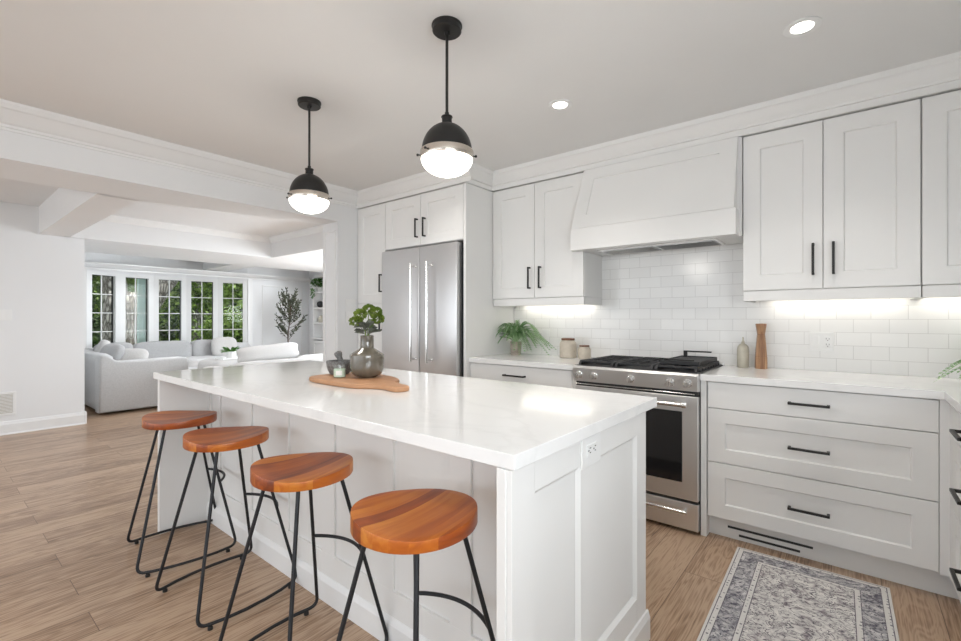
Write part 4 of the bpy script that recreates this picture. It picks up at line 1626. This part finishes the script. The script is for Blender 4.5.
# ================================================================== on the counters
def fern(label, x, y, z, rx, ry, hgt, nfr, seed, pot_r=0.062, pot_h=0.125, arc=(0, 360)):
    t = thing('potted_fern', label, 'plant', (x, y, z))
    MB().lathe([(0, 0), (pot_r * 0.80, 0), (pot_r * 0.85, 0.004), (pot_r, pot_h * 0.93), (pot_r * 1.02, pot_h), (pot_r * 0.9, pot_h), (pot_r * 0.88, pot_h * 0.9), (0, pot_h * 0.88)], (x, y, z), 32).build('pot', 'basket', t, angle=40)
    rnd = random.Random(seed)
    V_, F_ = [], []
    st = MB()
    for i in range(nfr):
        a = R(arc[0] + (arc[1] - arc[0]) * (i + rnd.uniform(-.3, .3)) / nfr)
        k = rnd.uniform(0.45, 1.0)
        ex, ey = rx * math.cos(a) * k, ry * math.sin(a) * k
        top_ = hgt * rnd.uniform(0.45, 1.0) * (1.15 - 0.55 * k)
        endz = pot_h * rnd.uniform(0.02, 0.5) + (1 - k) * hgt * 0.9
        p0 = Vector((x, y, z + pot_h * 0.85))
        p1 = Vector((x + ex * 0.35, y + ey * 0.35, z + pot_h + top_))
        p2 = Vector((x + ex, y + ey, z + endz * (1 if k > .7 else 1.1)))
        pts = []
        for q in range(15):
            u = q / 14
            pts.append((1 - u) ** 2 * p0 + 2 * u * (1 - u) * p1 + u * u * p2)
        pts = [Vector((p.x, min(p.y, WY - 0.012), max(p.z, z + 0.004))) for p in pts]
        st.tube(pts, 0.0016, 5, r2=0.0006)
        for q in range(3, 15):
            p = pts[q]
            d = (pts[q] - pts[q - 1]).normalized()
            sd = d.cross(Vector((0, 0, 1)))
            if sd.length < 0.05:
                sd = Vector((1, 0, 0))
            sd.normalize()
            l = 0.022 * math.sin(PI * (0.12 + 0.8 * q / 15)) + 0.008
            for sg in (-1, 1):
                dd = d * 1.3 + sd * sg
                if p.y + dd.normalized().y * l > WY - 0.004 or p.z + dd.normalized().z * l < z + 0.002:
                    continue
                leaf(V_, F_, p, dd, Vector((0, 0, 1)), l, 0.010, 0.2)
                leaf(V_, F_, (pts[q] + pts[q - 1]) / 2, dd, Vector((0, 0, 1)), l, 0.010, 0.2)
        if pts[-1].y < WY - 0.03 and pts[-1].z > z + 0.03:
            leaf(V_, F_, pts[-1], pts[-1] - pts[-2], Vector((0, 0, 1)), 0.02, 0.008)
    st.build('stems', 'fern', t)
    mesh_of('fronds', V_, F_, 'fern', t)


fern('green fern in a mottled pot on the left worktop', -2.235, 3.235, 0.915, 0.41, 0.17, 0.34, 58, 3, 0.050, 0.115)
fern('green fern on the right worktop, cut by the right edge of the picture', 0.62, 3.12, 0.915, 0.34, 0.22, 0.18, 52, 8)


def jar(label, x, y, r, h):
    t = thing('storage_jar', label, 'jar', (x, y, 0.915), 'cream jars left of the range')
    z = 0.915
    MB().lathe([(0, 0), (r * 0.93, 0), (r, 0.006), (r * 1.0, h * 0.68), (r * 0.92, h * 0.80), (r * 0.78, h * 0.86), (r * 0.78, h * 0.90), (0, h * 0.90)], (x, y, z), 36).build('jar_body', 'jar', t, angle=35)
    MB().lathe([(0, h * 0.902), (r * 0.78, h * 0.902), (r * 0.80, h * 0.92), (r * 0.80, h * 0.99), (r * 0.76, h), (0, h)], (x, y, z), 36).build('jar_lid', 'cork', t, angle=35)


jar('larger cream stoneware jar with rust brown lid left of the range', -1.765, 3.29, 0.066, 0.155)
jar('smaller cream stoneware jar with rust brown lid left of the range', -1.612, 3.27, 0.049, 0.105)

x, y, z = -0.537, 3.33, 0.915
t = thing('soap_bottle', 'sand coloured ceramic bottle with small spout beside the pepper mill', 'bottle', (x, y, z))
MB().lathe([(0, 0), (0.029, 0), (0.032, 0.005), (0.034, 0.05), (0.034, 0.115), (0.031, 0.133), (0.021, 0.147), (0.010, 0.153), (0.010, 0.162), (0, 0.162)], (x, y, z), 32).build('bottle_body', 'soap', t, angle=40)
s = MB()
s.cyl((x, y, z + 0.160), (x, y, z + 0.195), 0.0045, 12)
s.lathe([(0.0085, 0.160), (0.0085, 0.170), (0.0, 0.170)], (x, y, z), 16)
s.build('spout', 'soap', t, angle=40)
x, y = -0.438, 3.33
t = thing('pepper_mill', 'tall waisted wooden pepper mill beside the sand bottle', 'pepper mill', (x, y, z))
b = MB()
b.lathe([(0, 0), (0.034, 0), (0.0345, 0.004), (0.0335, 0.074), (0.0325, 0.076)], (x, y, z), 8)
b.lathe([(0, 0.0775), (0.0325, 0.0775), (0.0325, 0.079), (0.029, 0.13), (0.0225, 0.210), (0.022, 0.2125), (0, 0.2125)], (x, y, z), 8)
b.build('body', 'mill', t)
MB().lathe([(0, 0.2145), (0.0215, 0.2145), (0.022, 0.217), (0.030, 0.275), (0.030, 0.281), (0, 0.283)], (x, y, z), 8).build('top', 'mill', t)
b = MB()
b.lathe([(0, 0.0755), (0.0315, 0.0755), (0.0315, 0.078), (0, 0.078)], (x, y, z), 8)
b.lathe([(0, 0.212), (0.021, 0.212), (0.021, 0.215), (0, 0.215)], (x, y, z), 8)
b.build('joint', 'cork', t)

# ================================================================== living room
t = thing('sectional_sofa', 'large grey sectional sofa along the bow window', 'sofa', (-8.4, 2.6, 0))
b = MB()
b.puff((-8.40, 1.93, 0.24), (2.10, 0.98, 0.38), n=14, cuts=6)
b.puff((-9.02, 2.95, 0.24), (1.04, 2.30, 0.38), n=14, cuts=6)
b.build('base', 'sofa', t, smooth=True)
b = MB()
# near arm with softly dipping top
arm = [(1.432, 0.03), (2.432, 0.03), (2.436, 0.60), (2.425, 0.655), (2.40, 0.675), (2.35, 0.682), (1.78, 0.672), (1.66, 0.672), (1.60, 0.690), (1.54, 0.745), (1.50, 0.768), (1.45, 0.765), (1.430, 0.73)]
b.prism(arm, 0, -7.56, -7.33, bev=0.03, seg=4)
b.build('arm', 'sofa', t, angle=60)
b = MB()
b.puff((-8.45, 1.52, 0.40), (2.10, 0.18, 0.72), n=12, cuts=6)
b.build('back', 'sofa', t, smooth=True)
b = MB()
b.puff((-9.44, 2.86, 0.40), (0.20, 2.75, 0.72), n=14, cuts=6)
b.build('back', 'sofa', t, smooth=True)
for cx, cy, wx, wy in ((-8.0, 2.0, 0.85, 0.80), (-8.95, 2.35, 0.85, 0.80), (-8.95, 3.15, 0.85, 0.78)):
    MB().puff((cx, cy, 0.47), (wx, wy, 0.17), n=7, cuts=6).build('seat_cushion', 'sofa', t, smooth=True)
for cy, w in ((1.98, 0.50), (2.66, 0.86), (3.29, 0.42)):
    mb = MB()
    mb.puff((-9.20, cy, 0.655), (0.22, w, 0.36), n=5, cuts=7, mat=Matrix.Rotation(R(-8), 4, 'Y'), wob=0.012, seed=int(cy * 100), pin=0.02)
    mb.build('back_cushion', 'sofa_dk', t, smooth=True)
for (x, y, z, w, h, rz, rx, lab, m_) in (
        (-7.85, 1.66, 0.735, 0.42, 0.30, 15, 24, 'grey throw pillow lying foremost on the sofa corner by the left wall', 'sofa_dk'),
        (-7.76, 1.84, 0.69, 0.44, 0.26, 60, 40, 'pale grey throw pillow slumped behind the sofa arm', 'pillow'),
        (-8.35, 1.66, 0.765, 0.42, 0.32, -10, 20, 'pale throw pillow standing behind the other pillows by the left wall', 'pillow'),
        (-8.95, 3.55, 0.70, 0.42, 0.38, 78, 20, 'cream throw pillow at the far end of the grey sofa', 'pillow')):
    mb = MB()
    mt = RZ(rz) @ Matrix.Rotation(R(-rx), 4, 'X')
    mb.puff((x, y, z), (w, 0.15, h), n=3.0, cuts=7, mat=mt, pin=0.15)
    tag(mb.build('throw_pillow', m_, None, smooth=True), lab, 'pillow', 'throw pillows on the grey sofa')

t = thing('armchair', 'white upholstered seat seen from behind beyond the island', 'armchair', (-5.7, 2.85, 0))
MB().puff((-5.85, 2.86, 0.27), (0.92, 1.20, 0.40), n=12, cuts=6).build('base', 'boucle', t, smooth=True)
b = MB()
b.puff((-5.50, 2.86, 0.38), (0.20, 1.28, 0.68), n=9, cuts=7)
b.build('back', 'boucle', t, smooth=True)
for yy in (2.28, 3.44):
    MB().puff((-5.85, yy, 0.36), (0.85, 0.16, 0.56), n=8, cuts=6).build('arm', 'boucle', t, smooth=True)
mb = MB()
mb.puff((-5.70, 2.79, 0.795), (0.74, 0.17, 0.20), n=3.4, cuts=8, mat=RZ(90) @ Matrix.Rotation(R(-4), 4, 'Y') @ Matrix.Rotation(R(-8), 4, 'X'), pin=0.3)
tag(mb.build('lumbar_pillow', 'boucle', None, smooth=True), 'long white lumbar pillow on the white seat beyond the island', 'pillow')

t = thing('armchair', 'low white seat half hidden behind the post, below the tree', 'armchair', (-7.6, 4.6, 0))
MB().puff((-7.75, 4.65, 0.26), (0.85, 1.0, 0.40), n=9, cuts=6).build('base', 'boucle', t, smooth=True)
MB().puff((-7.42, 4.65, 0.34), (0.22, 1.05, 0.50), n=7, cuts=6).build('back', 'boucle', t, smooth=True)

t = thing('ottoman', 'light grey ottoman in front of the grey sofa', 'ottoman', (-7.0, 2.85, 0))
MB().puff((-7.05, 2.88, 0.33), (0.60, 0.72, 0.62), n=9, cuts=7).build('cushion', 'pillow', t, smooth=True)
for xx in (-7.25, -6.85):
    for yy in (2.64, 3.12):
        MB().cyl((xx, yy, 0.0), (xx, yy, 0.06), 0.02, 12).build('leg', 'black', t)
t = thing('tray', 'white tray on the light grey ottoman under the potted plant', 'tray', (-7.0, 3.0, 0.64))
b = MB()
b.box(-7.14, -6.86, 2.70, 3.16, 0.642, 0.650, b=0.003)
b.box(-7.14, -6.86, 2.70, 2.708, 0.648, 0.665, b=0.002)
b.box(-7.14, -6.86, 3.152, 3.16, 0.648, 0.665, b=0.002)
b.box(-7.14, -7.132, 2.70, 3.16, 0.648, 0.665, b=0.002)
b.box(-6.868, -6.86, 2.70, 3.16, 0.648, 0.665, b=0.002)
b.build('tray_body', 'plate', t)
x, y, z = -7.0, 2.87, 0.6505
t = thing('potted_plant', 'small spiky green plant in a white pot on the tray', 'plant', (x, y, z))
MB().lathe([(0, 0), (0.058, 0), (0.060, 0.004), (0.066, 0.098), (0.062, 0.1), (0.058, 0.09), (0, 0.088)], (x, y, z), 28).build('pot', 'plate', t, angle=40)
rnd = random.Random(21)
V_, F_ = [], []
for k in range(60):
    a = rnd.uniform(0, 2 * PI)
    d = Vector((math.cos(a), math.sin(a), rnd.uniform(0.35, 1.8)))
    leaf(V_, F_, Vector((x, y, z + 0.085)) + Vector((d.x, d.y, 0)) * 0.02, d, Vector((0, 0, 1)), rnd.uniform(0.12, 0.19), 0.022, 0.3, 0.35)
mesh_of('leaves', V_, F_, 'ivy', t)

# olive tree in front of the far wall
x, y = -8.95, 4.80
t = thing('olive_tree', 'slender indoor olive tree against the white wall', 'tree', (x, y, 0))
MB().lathe([(0, 0), (0.15, 0), (0.16, 0.01), (0.19, 0.36), (0.18, 0.37), (0.17, 0.34), (0, 0.33)], (x, y, 0), 32).build('planter', 'basket', t, angle=40)
rnd = random.Random(77)
tr = MB()
V_, F_ = [], []
tr.tube([(x, y, 0.32), (x + 0.01, y - 0.02, 0.6), (x, y - 0.03, 0.85), (x, y, 1.1), (x + 0.01, y + 0.03, 1.4), (x, y, 1.72)], 0.016, 8, r2=0.004)
for k in range(52):
    z0 = rnd.uniform(0.78, 1.5)
    a = rnd.uniform(0, 2 * PI)
    L_ = (0.36 - 0.16 * (z0 - 0.78) / 0.72) * rnd.uniform(0.6, 1.0)
    p0 = Vector((x, y, z0))
    p2 = p0 + Vector((math.cos(a) * L_, math.sin(a) * L_, rnd.uniform(0.12, 0.42)))
    p1 = (p0 + p2) / 2 + Vector((math.cos(a), math.sin(a), 0)) * 0.05
    pts = [(1 - u) ** 2 * p0 + 2 * u * (1 - u) * p1 + u * u * p2 for u in [q / 7 for q in range(8)]]
    tr.tube(pts, 0.004, 5, r2=0.0012)
    for q in range(2, 8):
        for s_ in range(4):
            d = (pts[q] - pts[q - 1]).normalized() + Vector((rnd.uniform(-1, 1), rnd.uniform(-1, 1), rnd.uniform(-.5, .8)))
            leaf(V_, F_, pts[q], d, Vector((rnd.uniform(-1, 1), rnd.uniform(-1, 1), 1)), rnd.uniform(0.05, 0.08), 0.022, 0.2)
tr.build('trunk', 'twig', t)
mesh_of('leaves', V_, F_, 'olive', t)

# built-in shelves on the far wall
t = thing('shelf_unit', 'white built-in shelves on the far living room wall', 'shelves', (-8.6, 5.5, 0))
b = MB()
b.box(-9.02, -9.0 + 0.02, 5.36, 5.62, 0.0, 2.15)
b.box(-7.72, -7.68, 5.36, 5.62, 0.0, 2.15)
b.box(-9.02, -7.68, 5.60, 5.62, 0.0, 2.15)
b.box(-9.02, -7.68, 5.36, 5.62, 2.10, 2.15)
b.build('case', 'trim', t)
for zz in (1.80, 1.46, 1.14):
    MB().box(-8.98, -7.72, 5.37, 5.60, zz - 0.03, zz, b=0.002).build('shelf', 'trim', t)
d = MB()
d.box(-9.02, -7.68, 5.33, 5.62, 0.78, 0.82, b=0.003)
d.build('counter', 'trim', t)
for xx in (-8.98, -8.54, -8.11):
    MB().shaker(0.42, 0.74, 0.02, 0.06, mat=T(xx, 5.34, 0.02)).build('door', 'trim', t)
x, y, z = -8.90, 5.48, 1.80
t = thing('trailing_plant', 'trailing green plant high on the built-in shelves', 'plant', (x, y, z))
MB().lathe([(0, 0), (0.055, 0), (0.06, 0.1), (0.052, 0.1), (0, 0.09)], (x, y, z), 24).build('pot', 'plate', t, angle=40)
V_, F_ = [], []
rnd = random.Random(4)
for k in range(150):
    a = rnd.uniform(0, 2 * PI)
    rr = 0.15 * math.sqrt(rnd.random())
    p = Vector((x + rr * math.cos(a), min(y - 0.05 + rr * math.sin(a) * 0.7, 5.57), z + 0.13 + rnd.uniform(-0.02, 0.13)))
    leaf(V_, F_, p, Vector((math.cos(a), math.sin(a) * .5 - .4, rnd.uniform(-0.6, 0.5))), Vector((0, 0, 1)), 0.065, 0.055, 0.2)
for k in range(26):
    p = Vector((x - 0.05 + rnd.uniform(-0.05, 0.05), 5.345 + rnd.uniform(-0.02, 0.005), z + 0.08 - k * 0.008))
    leaf(V_, F_, p, Vector((rnd.uniform(-1, 1), -0.5, -0.6)), Vector((0, 0, 1)), 0.05, 0.045, 0.2)
mesh_of('leaves', V_, F_, 'ivy', t)
mb = MB()
mb.puff((-8.89, 5.47, 1.531), (0.14, 0.14, 0.138), n=2.2, cuts=6)
tag(mb.build('ornament', 'iron', None, smooth=True), 'round dark ornament on the built-in shelves', 'ornament')
mb = MB()
mb.lathe([(0, 0), (0.05, 0), (0.065, 0.05), (0.05, 0.11), (0.025, 0.13), (0.03, 0.15), (0, 0.15)], (-8.86, 5.47, 1.1405), 24)
tag(mb.build('small_vase', 'soap', None, angle=40), 'small pale vase on the built-in shelves below the dark ornament', 'vase')

# ================================================================== the garden outside the bow window
struct(MB().box(-40, -10.1, -14, 26, -0.35, -0.25).build('ground_garden', 'lawn'))
rnd = random.Random(11)


def trunk(parent, pts, r0, r1, name='trunk'):
    return MB().tube(pts, r0, 16, r2=r1).build(name, 'bark', parent, smooth=True)


t = thing('garden_tree', 'thick grey forked tree trunk close outside the bow window', 'tree', (-12.6, 2.95, -0.3))
trunk(t, [(-12.4, 2.75, -0.3), (-12.4, 2.78, 0.8), (-12.4, 2.79, 1.4), (-12.4, 2.80, 1.8)], 0.34, 0.30)
trunk(t, [(-12.4, 2.74, 1.2), (-12.4, 2.68, 2.0), (-12.4, 2.60, 3.2), (-12.3, 2.3, 5.0)], 0.24, 0.16, 'limb')
trunk(t, [(-12.4, 2.92, 0.6), (-12.3, 3.22, 1.35), (-12.25, 3.58, 2.0), (-12.2, 4.0, 2.6), (-12.0, 4.7, 4.2)], 0.20, 0.14, 'limb')
V_, F_ = [], []
for k in range(1500):
    p = Vector((rnd.gauss(-13.2, 1.0), rnd.gauss(3.2, 1.6), rnd.uniform(3.2, 5.2)))
    leaf(V_, F_, p, Vector((rnd.uniform(-1, 1), rnd.uniform(-1, 1), rnd.uniform(-1, .4))), Vector((rnd.uniform(-1, 1), rnd.uniform(-1, 1), 1)), 0.16, 0.10, 0.2)
mesh_of('foliage', V_, F_, 'tree', t)


def bushy(label, x, y, rx, ry, z0, z1, n, mat, tr_r, size=0.17, name='garden_tree', cat='tree', group='trees and shrubs in the garden'):
    t = thing(name, label, cat, (x, y, -0.26), group)
    trunk(t, [(x, y, -0.3), (x + 0.1, y, z0 + (z1 - z0) * 0.4), (x, y + 0.1, z1 * 0.85)], tr_r, tr_r * 0.4)
    V_, F_ = [], []
    clumps = [(x + rnd.gauss(0, rx * 0.6), y + rnd.gauss(0, ry * 0.6), rnd.uniform(z0, z1), rnd.uniform(0.25, 0.6)) for _ in range(max(8, n // 90))]
    for k in range(n):
        c = clumps[k % len(clumps)]
        p = Vector((rnd.gauss(c[0], c[3] * 0.6), rnd.gauss(c[1], c[3] * 0.6), max(0.0, rnd.gauss(c[2], c[3] * 0.5))))
        leaf(V_, F_, p, Vector((rnd.uniform(-1, 1), rnd.uniform(-1, 1), rnd.uniform(-1, .4))), Vector((rnd.uniform(-1, 1), rnd.uniform(-1, 1), 1)), size * rnd.uniform(.7, 1.3), size * 0.6, 0.2)
    mesh_of('foliage', V_, F_, mat, t)


bushy('dark evergreen tree outside the leftmost light of the bow window', -15.5, 2.2, 1.0, 0.9, 0.2, 5.0, 3200, 'tree2', 0.14)
bushy('bright green tree outside the middle light of the bow window', -15.6, 5.4, 1.1, 1.0, 0.6, 5.0, 3200, 'tree', 0.15)
bushy('tall mixed green tree outside the fourth light of the bow window', -16.6, 6.6, 1.2, 1.0, 0.4, 5.2, 3200, 'tree2', 0.16)
bushy('light green tree outside the rightmost light of the bow window', -15.2, 7.4, 1.0, 1.2, 0.9, 5.0, 3200, 'tree', 0.13)
bushy('broad green tree far behind the forked trunk', -18.5, 4.2, 1.4, 1.6, 0.6, 5.6, 3000, 'tree', 0.18, 0.22)
bushy('broad dark tree far right in the garden', -18.5, 9.0, 1.4, 1.8, 0.6, 5.6, 3000, 'tree2', 0.18, 0.22)
bushy('low green shrub outside the fourth light of the bow window', -13.2, 5.05, 0.5, 0.6, 0.0, 1.2, 1400, 'tree', 0.03, 0.12, 'garden_shrub', 'shrub')
bushy('low dark shrub outside the rightmost light of the bow window', -13.0, 6.1, 0.5, 0.7, 0.0, 0.9, 1400, 'tree2', 0.03, 0.12, 'garden_shrub', 'shrub')
t = thing('garden_hedge', 'tall dark green hedge across the back of the garden', 'hedge', (-20.5, 5, -0.26))
V_, F_ = [], []
for k in range(7000):
    p = Vector((rnd.uniform(-21.4, -19.8), rnd.uniform(-1, 14), rnd.uniform(-0.1, 4.6)))
    leaf(V_, F_, p, Vector((rnd.uniform(-1, 1), rnd.uniform(-1, 1), rnd.uniform(-1, .6))), Vector((1, rnd.uniform(-1, 1), rnd.uniform(-1, 1))), 0.36, 0.24, 0.2)
mesh_of('foliage', V_, F_, 'tree2', t)
MB().box(-21.0, -20.6, -1, 14, -0.25, 4.0).build('core', 'tree2', t)
# pale porch column of the house
t = thing('porch_column', 'pale square porch column outside the second light of the bow window', 'column', (-11.1, 2.79, -0.26))
b = MB()
b.box(-11.1, -11.0, 2.765, 2.915, -0.26, 3.4, b=0.004)
b.build('shaft', 'siding', t)
MB().box(-11.14, -10.96, 2.735, 2.945, -0.26, 0.0, b=0.01).build('plinth', 'siding', t)
